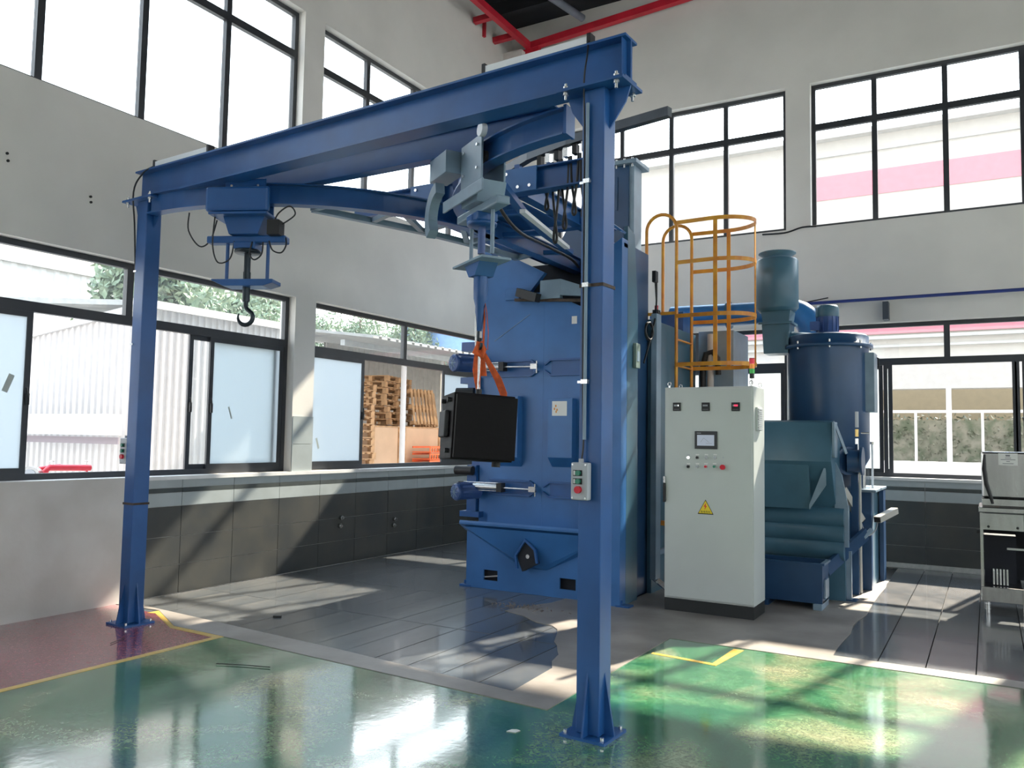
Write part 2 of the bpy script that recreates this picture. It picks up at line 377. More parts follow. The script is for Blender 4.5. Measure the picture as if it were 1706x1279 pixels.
wtile(wl,'l',-4.935,-4.602,1.17,1.49,BANDL); wtile(wl,'l',-4.935,-4.602,1.495,1.82,BANDL)
wtile(wb,'b',4.635,4.965,1.17,1.49,BANDL); wtile(wb,'b',4.635,4.965,1.495,1.82,BANDL)
# sills and the plain white dado
B((-0.24,-7.02,1.131),(0.035,-0.02,1.168)).build('window_sill',SILL,wl)
B((0.0,-0.035,1.131),(XR,0.24,1.168)).build('window_sill',SILL,wb)
tr=struct(MB().box((0.0,YB,0.0),(0.045,-7.03,1.168)).build('trim_1',DADO))
tr2=struct(B((0.045,-7.055,0.0),(0.055,-7.02,1.165)).build('trim_2',WHITE))
bs=struct(B((0.0,-0.045,0.0),(XR,-0.015,0.06)).build('baseboard_back',GROUT))
# screw holes and stains of the left wall and the two pipe stubs
for y,z in ((-8.30,3.92),(-8.29,3.86),(-7.55,3.75),(-7.545,3.70)):
    MB().cyl((0.0,y,z),(0.012,y,z),0.012,8).build('anchor_hole',INK,wl)
for y,z in ((-4.09,0.47),(-4.07,0.57),(-3.02,0.39),(-3.0,0.47)):
    MB().cyl((0.0,y,z),(0.05,y,z),0.028,14).cyl((0.05,y,z),(0.07,y,z),0.016,12).build('pipe_stub',STEEL,wl)

# windows -------------------------------------------------------------------
wn=[0]
def window(kind, a, b, z0, z1, mull, trans, sashes=(), lowmull=None, pane_mat=None):
    """kind l: in the left wall (x), b: in the back wall (y)"""
    wn[0]+=1
    name='window_%d'%wn[0]
    r=bpy.data.objects.new(name,None); COL.objects.link(r); r['kind']='structure'
    if kind=='l': r.location=(-0.14,(a+b)/2,z0)
    elif kind=='b': r.location=((a+b)/2,0.14,z0)
    elif kind=='r': r.location=(XR+0.14,(a+b)/2,z0)
    else: r.location=((a+b)/2,YB-0.14,z0)
    def bx(p0,p1,q0,q1,d0,d1):
        if kind=='l': return B((-d0,p0,q0),(-d1,p1,q1))
        if kind=='b': return B((p0,d0,q0),(p1,d1,q1))
        if kind=='r': return B((XR+d0,p0,q0),(XR+d1,p1,q1))
        return B((p0,YB-d0,q0),(p1,YB-d1,q1))
    f=0.055
    def bar(*k,name='frame_bar'): return bx(*k).build(name,FRAME,r)
    bar(a,a+f,z0,z1,0.11,0.17); bar(b-f,b,z0,z1,0.11,0.17); bar(a+f,b-f,z0,z0+f,0.11,0.17); bar(a+f,b-f,z1-f,z1,0.11,0.17)
    low_tr = z1-f
    if trans:
        bar(a+f,b-f,trans-0.045,trans+0.045,0.11,0.17); low_tr=trans-0.045
    if sashes:
        # upper lights
        xs=[a+f]+list(mull)+[b-f]
        for i,x in enumerate(mull): bar(x-0.035,x+0.035,trans+0.045,z1-f,0.11,0.17)
        for i in range(len(xs)-1): bx(xs[i],xs[i+1],trans+0.045,z1-f,0.138,0.144).build('pane',CLEAR,r)
        for (s0,s1,frost,depth) in sashes:
            d=0.112+0.028*depth
            sx0,sx1=s0,s1; zb=z0+f; zt=low_tr; w=0.05
            sr=MB()
            for k in ((sx0,sx0+w,zb,zt),(sx1-w,sx1,zb,zt),(sx0+w,sx1-w,zb,zb+w),(sx0+w,sx1-w,zt-w,zt)):
                q=bx(k[0],k[1],k[2],k[3],d,d+0.024); sr.add(q.v,q.f)
            so=sr.build('sash',FRAME,r)
            bx(sx0+w,sx1-w,zb+w,zt-w,d+0.010,d+0.014).build('pane',FROST if frost else CLEAR,so)
            if frost!=2:
                hx = s1-0.025 if frost==1 and depth==0 and (s0-a)<0.3 else s0+0.025
                if kind=='b': hb=MB().box((hx-0.012,d-0.03,1.82),(hx+0.012,d,1.92)).bar((hx,d-0.03,1.88),(hx-0.03,d-0.05,1.97),0.015,0.015)
                else: hb=MB().box((-d,hx-0.012,1.82),(-d+0.03,hx+0.012,1.92)).bar((-d+0.03,hx,1.88),(-d+0.05,hx-0.03,1.97),0.015,0.015)
                if kind in 'lb': hb.build('latch',BLACK,so)
    else:
        for x in mull: bar(x-0.034,x+0.034,z0+f,(trans-0.045) if trans else z1-f,0.11,0.17)
        if trans:
            for x in mull: bar(x-0.034,x+0.034,trans+0.045,z1-f,0.11,0.17)
        xs=[a+f]+list(mull)+[b-f]
        for i in range(len(xs)-1):
            bx(xs[i]+(0.034 if i else 0),xs[i+1]-(0.034 if i<len(xs)-2 else 0),z0+f,low_tr,0.138,0.144).build('pane',CLEAR,r)
            if trans: bx(xs[i]+(0.034 if i else 0),xs[i+1]-(0.034 if i<len(xs)-2 else 0),trans+0.045,z1-f,0.138,0.144).build('pane',CLEAR,r)
    return r
def even(a,b,n): return [a+(b-a)*i/n for i in range(1,n)]
window('l',-9.16,-4.94,UB,UT,[-8.02,-7.0,-5.98],6.22)
window('l',-4.6,-0.65,UB,UT,[-3.63,-2.60,-1.63],6.22)
window('b',0.90,4.63,UB,UT,[2.04,2.87,3.73],6.13)
window('b',4.97,8.46,UB,UT,[5.80,6.67,7.55],6.13)
wA=window('l',-9.16,-4.94,LOW,LTOP,[-7.03],2.68,[(-9.09,-7.94,1,0),(-6.05,-5.0,1,0),(-6.29,-5.1,0,1.2)])
wB=window('l',-4.6,-0.65,LOW,LTOP,[-2.67],2.66,[(-4.54,-3.54,1,0),(-1.72,-0.71,1,0)])
wC=window('b',0.90,4.63,LOW,LTOP,[2.0,3.3],2.70,[(0.96,1.8,1,0),(3.62,4.57,1,0),(2.62,3.66,1,1.2)])
wD=window('b',4.97,8.46,LOW,LTOP,[6.64],2.72,[(5.03,5.86,1,1.2),(5.87,5.98,2,0),(7.36,7.44,2,0),(7.47,8.4,1,1.2)])
for a,b in LOPEN[:2]:
    window('l',a,b,UB,UT,even(a,b,4),6.2); window('l',a,b,LOW,LTOP,even(a,b,2),2.68)
window('b',8.80,12.6,UB,UT,even(8.80,12.6,4),6.13); window('b',8.80,12.6,LOW,LTOP,even(8.80,12.6,2),2.7)
for a,b in [(-17.7,-13.4),(-13.06,-9.5),(-9.16,-4.94),(-4.6,-0.65)]:
    window('r',a,b,UB,UT,even(a,b,4),6.2); window('r',a,b,LOW,LTOP,even(a,b,2),2.68)
for a,b in ((9.66,13.7),):
    window('f',a,b,UB,UT,even(a,b,4),6.2); window('f',a,b,LOW,LTOP,even(a,b,2),2.68)  # unseen front windows, added for their light
# tape scraps left on the frosted panes
def scrap(y,z,ang,l=0.16,w=0.05):
    M=Matrix.Translation((-0.118,y,z))@Matrix.Rotation(ang,4,'X')
    o=B((-0.001,-w/2,-l/2),(0.001,w/2,l/2)).xf(M).build('tape_scrap',mat('grey_tape',(0.45,0.5,0.48),0.7,noise=0.05),wA if y<-4.8 else wB)
scrap(-8.12,2.0,-0.35); scrap(-5.75,1.83,0.35,0.14,0.02); scrap(-4.38,1.5,0.35,0.14,0.03)
# ------------------------------------------------------------------ red ceiling steelwork
rf=thing('red_ceiling_pipework','red square tube frame and stubs below the black ceiling in the room corner','pipework',(0.42,-0.2,8.3))
MB().bar((0.42,-17.9,8.42),(0.42,-0.1,8.30),0.09,0.11).build('long_tube',RED,rf)
MB().bar((0.42,-0.12,8.30),(9.0,-0.12,8.78-0.02),0.11,0.11).build('long_tube',RED,rf)
MB().bar((0.0,-0.12,8.18),(0.62,-0.12,8.22),0.09,0.09).build('stub_tube',RED,rf)
MB().bar((0.0,-0.62,8.28),(0.42,-0.55,8.32),0.09,0.09).build('stub_tube',RED,rf)
MB().bar((0.02,-1.25,8.33),(0.42,-1.2,8.36),0.09,0.09).build('stub_tube',RED,rf)
MB().bar((0.0,-0.95,8.2),(0.0,-0.95,8.5),0.09,0.05).build('hanger_plate',RED,rf)
gp=thing('grey_ceiling_pipe','grey pipe running under the black ceiling above the red tubes','pipe',(1.2,-1.0,8.5))
MB().cyl((0.9,-3.4,8.45),(1.5,-0.3,8.45),0.06,14).build('pipe',mat('grey_pipe',(0.14,0.15,0.19),0.5,noise=0.1),gp)
MB().cyl((1.07,-2.5,8.45),(1.08,-2.46,8.45),0.075,14).build('coupling',BOLT,gp)
MB().box((0.0,-0.30,8.0),(0.36,-0.001,8.2)).build('corner_haunch',WHITE,wb)
struct(MB().box((0.0,-0.26,6.9),(0.30,-0.001,8.12)).build('trim_3',WHITE))

# ------------------------------------------------------------------ gantry
GA=(0.84,-7.53); GB=(5.195,-7.77)
gx=Vector((GB[0]-GA[0],GB[1]-GA[1],0)).normalized(); gy=Vector((-gx.y,gx.x,0))
gantry=thing('gantry_frame','deep blue steel portal of two columns and one top beam over the painted floor','gantry',(3.0,-7.65,0))
def onbeam(t,side=0,z=0): p=Vector((GA[0],GA[1],0))+gx*t+gy*side; return Vector((p.x,p.y,z))
LB=(Vector((GB[0],GB[1],0))-Vector((GA[0],GA[1],0))).length
ibeam([onbeam(-0.12),onbeam(LB+0.20)],3.86,0.25,0.15,0.014).build('top_beam',BLUE2,gantry)
MB().bar(onbeam(LB+0.17,0,3.735),onbeam(LB+0.175,0,3.735),0.135,0.22).build('end_plate',BLUE2,gantry)
def column(t,base_w):
    c=onbeam(t); M=Matrix.Translation(c)@Matrix.Rotation(math.atan2(gx.y,gx.x),4,'Z')
    w=0.07
    col=MB().box((-w,-w,0.016),(w,w,3.585)).xf(M).build('column',BLUE2,gantry,0.006)
    pl=MB().box((-0.135,-0.135,0),(0.135,0.135,0.016)).xf(M).build('base_plate',BLUE2,col)
    for s in (-1,1):
        for a in (-0.035,0.035):
            pass
        MB().prism([(s*w,0.016),(s*0.13,0.016),(s*w,0.34)],-0.006,0.006,axis=1).xf(M).build('gusset',BLUE2,col)
        MB().prism([(s*w,0.016),(s*0.13,0.016),(s*w,0.34)],-0.006,0.006,axis=0).xf(M).build('gusset',BLUE2,col)
    for sx_ in (-1,1):
        for sy_ in (-1,1): MB().cyl((sx_*.11,sy_*.11,0.016),(sx_*.11,sy_*.11,0.035),0.011,8).xf(M).build('anchor_bolt',BOLT,col)
    tp=MB().box((-0.21,-0.13,3.585),(0.21,0.13,3.602)).xf(M).build('top_plate',BLUE2,col)
    for s in (-1,1):
        MB().prism([(s*w,3.585),(s*0.20,3.585),(s*0.17,3.50),(s*w+0.0,3.36)],-0.006,0.006,axis=1).xf(M).build('haunch',BLUE2,col)
        for sy_ in (-1,1):
            MB().cyl((s*.16,sy_*.105,3.55),(s*.16,sy_*.105,3.64),0.009,8).cyl((s*.16,sy_*.105,3.565),(s*.16,sy_*.105,3.585),0.017,6).build
            q=MB().cyl((s*.16,sy_*.105,3.54),(s*.16,sy_*.105,3.635),0.009,8).cyl((s*.16,sy_*.105,3.568),(s*.16,sy_*.105,3.584),0.018,6).cyl((s*.16,sy_*.105,3.603),(s*.16,sy_*.105,3.618),0.018,6)
            q.xf(M).build('bolt',BOLT,col)
    # band clamps
    for z in ((1.0,2.35,2.98) if t<1 else (1.92,2.46,3.05)):
        if z in (1.0,2.46): MB().box((-w-.005,-w-.005,z-.009),(w+.005,w+.005,z+.009)).xf(M).build('band_clamp',RUST,col)
        else: MB().box((-w-.010,-w-.006,z-.007),(-w+.03,-w+.0,z+.007)).xf(M).build('cable_clip',BOLT,col)
    return M,col
MA,colA=column(0,0.27); MBb,colB=column(LB,0.27)
def loc(M,x,y,z): return M@Vector((x,y,z))
# conduit on near column
cd=thing('conduit','slim grey blue conduit strapped to the front of the near gantry column','conduit',loc(MBb,-0.03,-0.083,1.6))
MB().tube([loc(MBb,-0.025,-0.088,1.60),loc(MBb,-0.025,-0.088,3.5)],0.010,10).build('pipe',PALEB,cd)
for z in (1.92,2.46,3.05): MB().box((-0.045,-0.102,z-.012),(-0.005,-0.077,z+.012)).xf(MBb).build('strap',BOLT,cd)
# push-button boxes
def pushbox(name,label,M,cx,cy,z0,z1,mbody,shadow=False):
    r=thing(name,label,'control box',loc(M,cx,cy,z0))
    w=0.052; d=0.05
    MB().box((cx-w,cy-d,z0),(cx+w,cy,z1)).xf(M).build('case',mbody,r,0.008)
    MB().cyl(loc(M,cx,cy-d/2,z1),loc(M,cx,cy-d/2,z1+0.02),0.014,12).build('cable_gland',mbody,r)
    h=z1-z0
    for k,(mm,rad) in enumerate(((GRNB,0.014),(GRNB,0.014),(REDB,0.02))):
        z=z0+h*(0.72-0.22*k)
        if k<2: MB().box((cx-0.035,cy-d-0.003,z-0.016),(cx+0.020,cy-d,z+0.016)).xf(M).build('button_label',BLACK,r)
        if k<2: MB().box((cx-0.032,cy-d-0.004,z-0.012),(cx-0.022,cy-d-0.003,z+0.012)).xf(M).build('label_strip',PAPER,r)
        MB().cyl(loc(M,cx,cy-d,z),loc(M,cx,cy-d-0.02,z),rad,14).build('push_button',mm,r)
    for sx_ in (-1,1):
        for z in (z0+0.012,z1-0.012): MB().cyl(loc(M,cx+sx_*(w-.012),cy-d,z),loc(M,cx+sx_*(w-.012),cy-d-0.002,z),0.005,8).build('screw',BOLT,r)
    return r
pushbox('push_button_box','pale grey box with two green buttons and a red stop button on the near column',MBb,-0.035,-0.078,1.27,1.475,GREYP)
pushbox('push_button_box','small grey push button box on the far left gantry column',MA,-0.115,-0.02,1.33,1.55,GREYP)
# lamps on the beam
def lamp(label,t0,t1,z,side):
    r=thing('white_strip',label,'lamp',onbeam((t0+t1)/2,side,z))
    MB().bar(onbeam(t0,side,z+0.03),onbeam(t1,side,z+0.03),0.05,0.045).build('casing',LEDW,r)
    for t in (t0,t1): MB().bar(onbeam(t-0.012,side,z+0.03),onbeam(t+0.012,side,z+0.03),0.06,0.075).build('end_cap',BLACK,r)
    for t in (t0+.12,t1-.12): MB().bar(onbeam(t-0.02,side,z+0.004),onbeam(t+0.02,side,z+0.004),0.03,0.008).build('foot',BLACK,r)
lamp('long white strip lamp on the right part of the top beam',3.58,4.32,3.86,-0.03)
lamp('short white strip lamp on the left end of the top beam',0.12,0.85,3.86,-0.03)
def cable(label,pts,r=0.006,group=None,name='power_cable',m=CABLE,cat='cable',n=8):
    # smooth with Catmull-Rom
    P=[Vector(p) for p in pts]; out=[]
    for i in range(len(P)-1):
        p0=P[max(i-1,0)];p1=P[i];p2=P[i+1];p3=P[min(i+2,len(P)-1)]
        for k in range(6):
            t=k/6; out.append(0.5*((2*p1)+(p2-p0)*t+(2*p0-5*p1+4*p2-p3)*t*t+(3*p1-p0-3*p2+p3)*t**3))
    out.append(P[-1])
    o=MB().tube(out,r,n).build(name,m); return tag(o,label,cat,group)
cable('black cable dropping from the right strip lamp down the near column',[onbeam(4.32,-0.06,3.88),onbeam(4.33,-0.09,3.78),loc(MBb,-0.045,-0.10,3.62),loc(MBb,-0.045,-0.085,3.3),loc(MBb,-0.045,-0.082,2.6),loc(MBb,-0.042,-0.082,1.9),loc(MBb,-0.03,-0.088,1.60),loc(MBb,-0.035,-0.098,1.49)],0.005)
cable('black cable running from the left strip lamp down the far left column',[onbeam(0.11,-0.06,3.87),onbeam(0.02,-0.09,3.82),loc(MA,-0.06,-0.12,3.66),loc(MA,-0.076,-0.08,3.3),loc(MA,-0.077,-0.03,2.4),loc(MA,-0.077,-0.03,1.6),loc(MA,-0.10,-0.045,1.565)],0.007)
# ------------------------------------------------------------------ monorail
rail=thing('monorail_track','dark blue curved overhead hoist track branching under the gantry and into the blasting machine','monorail',(3.15,-6.5,3.4))
RZ=3.62; RH=0.17; RWd=0.10
ibeam([(1.35,-7.17),(4.62,-7.17)],RZ+0.215,0.21,0.10,0.010).build('upper_tie_beam',BLUE2,rail)
la=arc(1.10,-5.55,2.05,-94,0); ibeam(la,RZ,RH,RWd,0.011).build('curved_rail',BLUE2,rail)
ra=arc(5.20,-5.55,2.05,-98.5,-180); ibeam(ra,RZ,RH,RWd,0.011).build('curved_rail',BLUE2,rail)
ibeam([(3.15,-5.55),(3.15,-4.6),(3.15,-3.2)],RZ,RH,0.11,0.011).build('stem_rail',BLUE2,rail)
B((4.905,-7.65,3.44),(4.925,-7.53,3.62)).build('end_stop',BLUE2,rail)
# brace frame alongside the left curve
chord=[(2.22,-6.98),(2.42,-6.45),(2.60,-5.95),(2.73,-5.4),(2.84,-4.6)]
MB().sweep([(a,b,3.47) for a,b in chord],[(-.03,0),(.03,0),(.03,.05),(-.03,.05)]).build('brace_rail',PALEB,rail)
for p,q in (((2.22,-6.98),(2.45,-7.02)),((2.42,-6.45),(2.80,-6.62)),((2.60,-5.95),(3.05,-6.1)),((2.73,-5.4),(3.10,-5.5)),((2.84,-4.6),(3.10,-4.7)),((2.60,-5.95),(2.84,-6.55)),((2.73,-5.4),(3.07,-6.0))):
    MB().bar((p[0],p[1],3.495),(q[0],q[1],3.495),0.05,0.04).build('brace_strut',PALEB,rail)
# mirrored brace on the right
chord=[(4.0,-6.9),(3.75,-6.1),(3.58,-5.4),(3.46,-4.6)]
MB().sweep([(a,b,3.47) for a,b in chord],[(-.03,0),(.03,0),(.03,.05),(-.03,.05)]).build('brace_rail',BLUE2,rail)
for p,q in (((3.75,-6.1),(3.35,-6.2)),((3.58,-5.4),(3.2,-5.5)),((3.46,-4.6),(3.2,-4.7))):
    MB().bar((p[0],p[1],3.495),(q[0],q[1],3.495),0.05,0.04).build('brace_strut',BLUE2,rail)
# cross beams carrying the track
cb=thing('cross_beam','blue bolted cross beam lying on the curved track behind the hoists','beam',(3.1,-6.2,3.62))
ibeam([(1.95,-6.15),(4.45,-6.15)],3.83,0.20,0.12).build('beam',BLUE2,cb)
for x in (2.66,3.6):
    MB().box((x,-6.225,3.63),(x+0.34,-6.212,3.83)).build('splice_plate',BLUE,cb)
    for i in range(3): MB().cyl((x+.06+.11*i,-6.212,3.67),(x+.06+.11*i,-6.235,3.67),0.014,8).build('bolt',BOLT,cb)
    MB().cyl((x+.06,-6.212,3.79),(x+.06,-6.235,3.79),0.014,8).build('bolt',BOLT,cb)
cb2=thing('cross_beam','blue cross beam lying on the track close to the machine front','beam',(3.1,-4.9,3.62))
ibeam([(2.5,-4.95),(4.0,-4.95)],3.80,0.17,0.12).build('beam',BLUE2,cb2)
for x in (2.62,3.72):
    ibeam([(x,-6.05),(x,-4.15)],3.80,0.165,0.10).build('side_beam',BLUE2,cb2)
B((2.70,-5.9,3.632),(3.64,-5.1,3.645)).build('deck_plate',BLUE2,cb2)
# dark rotating bearing housing over the stem
# ------------------------------------------------------------------ festoon rail and cables
fr=thing('festoon_rail','thin dark steel cable rail running past the near column towards the back windows','rail',(4.2,-6.1,4.0))
fp=[Vector((5.12,-6.36,4.0)),Vector((4.63,-6.26,4.0)),Vector((4.2,-6.17,4.0)),Vector((3.75,-6.0,4.0)),Vector((3.35,-5.75,4.0))]
MB().sweep(fp,[(-.03,-.035),(.03,-.035),(.03,.035),(-.03,.035)]).build('rail',mat('dark_galvanised',(0.06,0.07,0.085),0.4,0.5,noise=0.15),fr)
for k,(x,y) in enumerate(((4.40,-6.17),(3.6,-5.93))): MB().bar((x,y,3.83),(x,y,3.97),0.05,0.05).build('post',BLUE2,fr)
for k in range(8):
    t=0.06+0.085*k; a=Vector((4.62,-6.27,0)); b=Vector((3.75,-6.0,0)); p=a.lerp(b,t*1.3 if t*1.3<1 else 1)
    MB().box((p.x-.02,p.y-.03,3.885),(p.x+.02,p.y+.03,3.965)).build('trolley',BLACK if k%2 else BOLT,fr)
fest='looped cables hanging from the festoon rail'
for k in range(7):
    a=Vector((4.60,-6.28,0)).lerp(Vector((3.90,-6.05,0)),k/7); b=Vector((4.60,-6.28,0)).lerp(Vector((3.90,-6.05,0)),(k+0.8)/7)
    d=0.30+0.09*k%0.25+(0.12 if k in (3,4,5) else 0)
    cable(['rightmost','second from right','third from right','middle','third from left','second from left','leftmost'][k]+' looped black cable hanging from the thin dark rail',[(a.x,a.y,3.88),(a.x-.01,a.y,3.88-d*.5),((a.x+b.x)/2-.015,(a.y+b.y)/2,3.86-d),((a.x+b.x)/2+.015,(a.y+b.y)/2,3.86-d),(b.x+.01,b.y,3.88-d*.5),(b.x,b.y,3.88)],0.011,fest)
cable('black cable sweeping down from the right hoist to the machine front',[(3.95,-6.9,3.5),(3.93,-6.8,3.36),(3.88,-6.4,3.25),(3.75,-5.7,3.30),(3.6,-4.9,3.36),(3.5,-4.5,3.36)],0.014)
# slim white bar for a pale rail line, gives no light
for i,(p,q,l) in enumerate((((3.86,-6.3,3.44),(3.62,-5.0,3.44),'slim white bar slung under the right track brace'),)):
    r=thing('white_strip',l,'lamp',p); MB().bar(p,q,0.05,0.03).build('casing',LEDW,r)

# ------------------------------------------------------------------ hoists
def hoist(label,x,y,ang,kind):
    r=thing('hoist_trolley',label,'hoist',(x,y,2.8))
    M=Matrix.Translation((x,y,0))@Matrix.Rotation(ang,4,'Z')
    def b(name,a,c,m,bev=0.004): return MB().box(a,c).xf(M).build(name,m,r,bev)
    m1=BLUE2 if kind==0 else PALEB
    for s in (-1,1):
        b('side_plate',(-0.17,s*0.085-0.008,3.33),(0.17,s*0.085+0.008,3.64),m1)
        for u in (-0.11,0.11):
            MB().cyl((u,s*0.055,3.50),(u,s*0.03,3.50),0.045,16).xf(M).build('wheel',BLACK,r)
            for z in (3.42,3.58): MB().cyl((u,s*0.093,z),(u,s*0.105,z),0.010,8).xf(M).build('bolt',BOLT,r)
    if kind==0:
        b('gear_motor',(-0.30,-0.16,3.36),(0.22,-0.10,3.56),BLUE2,0.02)
        b('bottom_plate',(-0.26,-0.18,3.33),(0.22,0.16,3.35),BLUE2)
        b('limit_switch_box',(0.20,-0.12,3.18),(0.30,0.0,3.30),BLACK)
    else:
        b('motor_box',(-0.50,-0.20,3.46),(-0.19,-0.06,3.62),PALEB,0.004)
        MB().cyl((0.17,-0.11,3.66),(0.17,-0.07,3.66),0.045,16).xf(M).build('guide_roller',LEDW,r)
        # curved bumper arm
        pts=arc(-0.12,3.20,0.24,100,215,14); pi=arc(-0.12,3.20,0.16,215,100,14)
        MB().prism(pts+pi,-0.20,-0.13,axis=1).xf(Matrix.Translation((-0.22,0,0))).xf(M).build('curved_bumper',PALEB,r)
    MB().prism([(-0.17,3.33),(0.17,3.33),(0.12,3.19),(-0.12,3.19)],-0.10,0.10,axis=1).xf(M).build('taper_housing',m1,r)
    b('upper_crossbar',(-0.33,-0.05,3.13),(0.33,0.05,3.19),m1,0.012)
    if kind==1: b('upper_crossbar',(-0.33,-0.16,3.20),(0.33,-0.145,3.28),PALEB)
    for u in (-0.17,0.17): MB().cyl((u,0,2.83),(u,0,3.16),0.014,10).xf(M).build('guide_rod',m1,r)
    pr=[(0.03,3.05),(0.10,3.052),(0.105,3.06),(0.105,3.07),(0.10,3.078),(0.03,3.08)]
    MB().lathe((0,0,0),pr,24).xf(M).build('sprocket',HOOKM if kind==0 else BLUE2,r)
    if kind==1:
        for k in range(9): 
            a=2*PI*k/9; MB().cyl((0.08*math.cos(a),0.08*math.sin(a),3.08),(0.08*math.cos(a),0.08*math.sin(a),3.12),0.012,8).xf(M).build('link_pin',BLUE2,r)
    b('gear_housing',(-0.09,-0.08,3.075),(0.09,0.08,3.135),BLUE2,0.01)
    MB().cyl((0,0,2.86),(0,0,3.06),0.026,14).xf(M).build('spindle',HOOKM if kind==0 else MOTOR,r)
    if kind==0:
        MB().prism([(-0.26,2.83),(0.25,2.83),(0.25,2.80),(0.17,2.775),(-0.16,2.775),(-0.26,2.82)],-0.09,0.09,axis=1).xf(M).build('lower_crosspiece',BLUE2,r,0.006)
        MB().cyl((0,0,2.66),(0,0,2.90),0.03,14).xf(M).build('shank',HOOKM,r)
        hk=[(0,0,2.68),(0.0,0,2.62),(0.012,0,2.60),(0.055,0,2.565)]
        hk+=[(0.0+0.062*math.cos(math.radians(a)),0,2.535+0.062*math.sin(math.radians(a))) for a in range(10,-216,-20)]
        rs=[0.020,0.018,0.018,0.017]+[0.018 if i<7 else 0.018-0.0025*(i-6) for i in range(len(hk)-4)]
        MB().tube(hk,rs,10).xf(M).build('hook',HOOKM,r)
    else:
        MB().prism([(-0.24,2.80),(0.24,2.80),(0.24,2.785),(-0.24,2.785)],-0.11,0.11,axis=1).xf(M).build('lower_crosspiece',PALEB,r)
        MB().prism([(-0.12,2.785),(0.12,2.785),(0.05,2.70),(-0.05,2.70)],-0.07,0.07,axis=1).xf(M).build('taper_socket',BLUE2,r)
        MB().tube([(0,0,2.78),(0,0,2.62),(0,0,2.55),(-0.005,0,2.50),(-0.012,0,2.42),(-0.022,0,2.33)],[0.05,0.05,0.048,0.034,0.03,0.022],12).xf(M).build('shank',BLUE2,r)
        MB().tube([(-0.022,0,2.34),(-0.026,0,2.29),(-0.02,0,2.25)]+[(0.0+0.03*math.cos(math.radians(a)),0,2.235+0.03*math.sin(math.radians(a))) for a in range(150,400,25)],0.010,8).xf(M).build('hook',HOOKM,r)
    return r,M
hA,MhA=hoist('dark blue rail hoist with an empty hook hanging near the left column',1.95,-7.415,math.radians(24.4),0)
hB,MhB=hoist('pale blue rail hoist carrying the black block near the right column',4.10,-7.28,math.radians(-32.5),1)
g='thin cables looped around the left hoist'
lbs=iter(['wide flat cable loop left of the empty hook hoist','long cable loop left of the hook spindle','small cable loop right of the hook spindle','cable loop at the right end of the hoist crossbar','curled cable loop above the right end of the hoist crossbar'])
for pts in ([(-0.52,0.02,3.40),(-0.52,0.02,3.25),(-0.42,0.02,3.12),(-0.33,0.02,3.17),(-0.27,0,3.33)],
            [(-0.24,-0.1,3.33),(-0.25,-0.1,3.1),(-0.20,-0.1,2.96),(-0.12,-0.06,3.0),(-0.09,-0.06,3.14)],
            [(0.07,-0.08,3.13),(0.06,-0.1,3.03),(0.10,-0.1,2.98),(0.15,-0.08,3.03),(0.15,-0.06,3.13)],
            [(0.20,-0.06,3.14),(0.24,-0.08,3.06),(0.31,-0.08,3.04),(0.34,-0.06,3.10),(0.33,-0.04,3.17)],
            [(0.24,-0.08,3.28),(0.28,-0.08,3.36),(0.36,-0.06,3.42),(0.40,-0.04,3.36),(0.32,-0.05,3.29),(0.26,-0.04,3.27)]):
    cable(next(lbs),[MhA@Vector(p) for p in pts],0.006,g,'thin_cable')
for k in range(4): 
    pass
# block and sling
bk=thing('black_steel_block','black oily steel block hanging tilted from orange slings in front of the blue machine','block',(4.05,-7.3,1.45))
Mb=Matrix.Translation((4.10,-7.28,1.67))@Matrix.Rotation(math.radians(47),4,'Z')@Matrix.Rotation(math.radians(3.0),4,'Y')@Matrix.Rotation(math.radians(-2),4,'X')
MB().box((-0.21,-0.145,-0.225),(0.21,0.21,0.215)).xf(Mb).build('body',BLOCK,bk,0.006)
MB().box((-0.20,-0.19,-0.215),(0.215,-0.15,0.20)).xf(Mb).build('front_plate',BLOCK,bk,0.004)
MB().box((-0.245,-0.05,-0.08),(-0.21,0.13,0.10)).xf(Mb).build('side_flange',BLACK,bk,0.01)
for a,b in ((-0.06,-0.17),(0.13,0.17),(-0.05,0.17)): MB().cyl((-0.21,a,b),(-0.235,a,b),0.016,10).xf(Mb).build('bolt_head',BLACK,bk)
MB().cyl((0.14,0.0,-0.225),(0.14,0.0,-0.26),0.03,12).xf(Mb).build('foot_stud',BLACK,bk)
def ribbon(pts,w,t,side,tw=0):
    mb=MB(); P=[Vector(p) for p in pts]; sd=Vector(side).normalized()
    vs=[];fs=[]
    for i,p in enumerate(P):
        d=(P[min(i+1,len(P)-1)]-P[max(i-1,0)]).normalized(); s2=(Matrix.Rotation(tw*i,3,d)@sd); n=d.cross(s2).normalized()
        ww=w[i] if isinstance(w,(list,tuple)) else w
        for a,b in ((-1,-1),(1,-1),(1,1),(-1,1)): vs.append(p+s2*a*ww/2+n*b*t/2)
    for i in range(len(P)-1):
        for k in range(4): fs.append((i*4+k,i*4+(k+1)%4,i*4+4+(k+1)%4,i*4+4+k))
    fs+= [(0,1,2,3),(len(vs)-1,len(vs)-2,len(vs)-3,len(vs)-4)]
    return mb.add(vs,fs)
V=Vector; pr=V((0.84,0.54,0))
c0=V((4.10,-7.28,2.22))
sl=thing('lifting_sling','orange webbing sling knotted between the shackle chain and the black block','sling',(4.10,-7.28,1.9))
ribbon([c0+pr*0.0,c0+pr*0.015+V((0,0,-.1)),c0+pr*0.02+V((0,0,-.2))],[0.03,0.05,0.07],0.008,pr,0.2).build('knot_strap',ORS,sl)
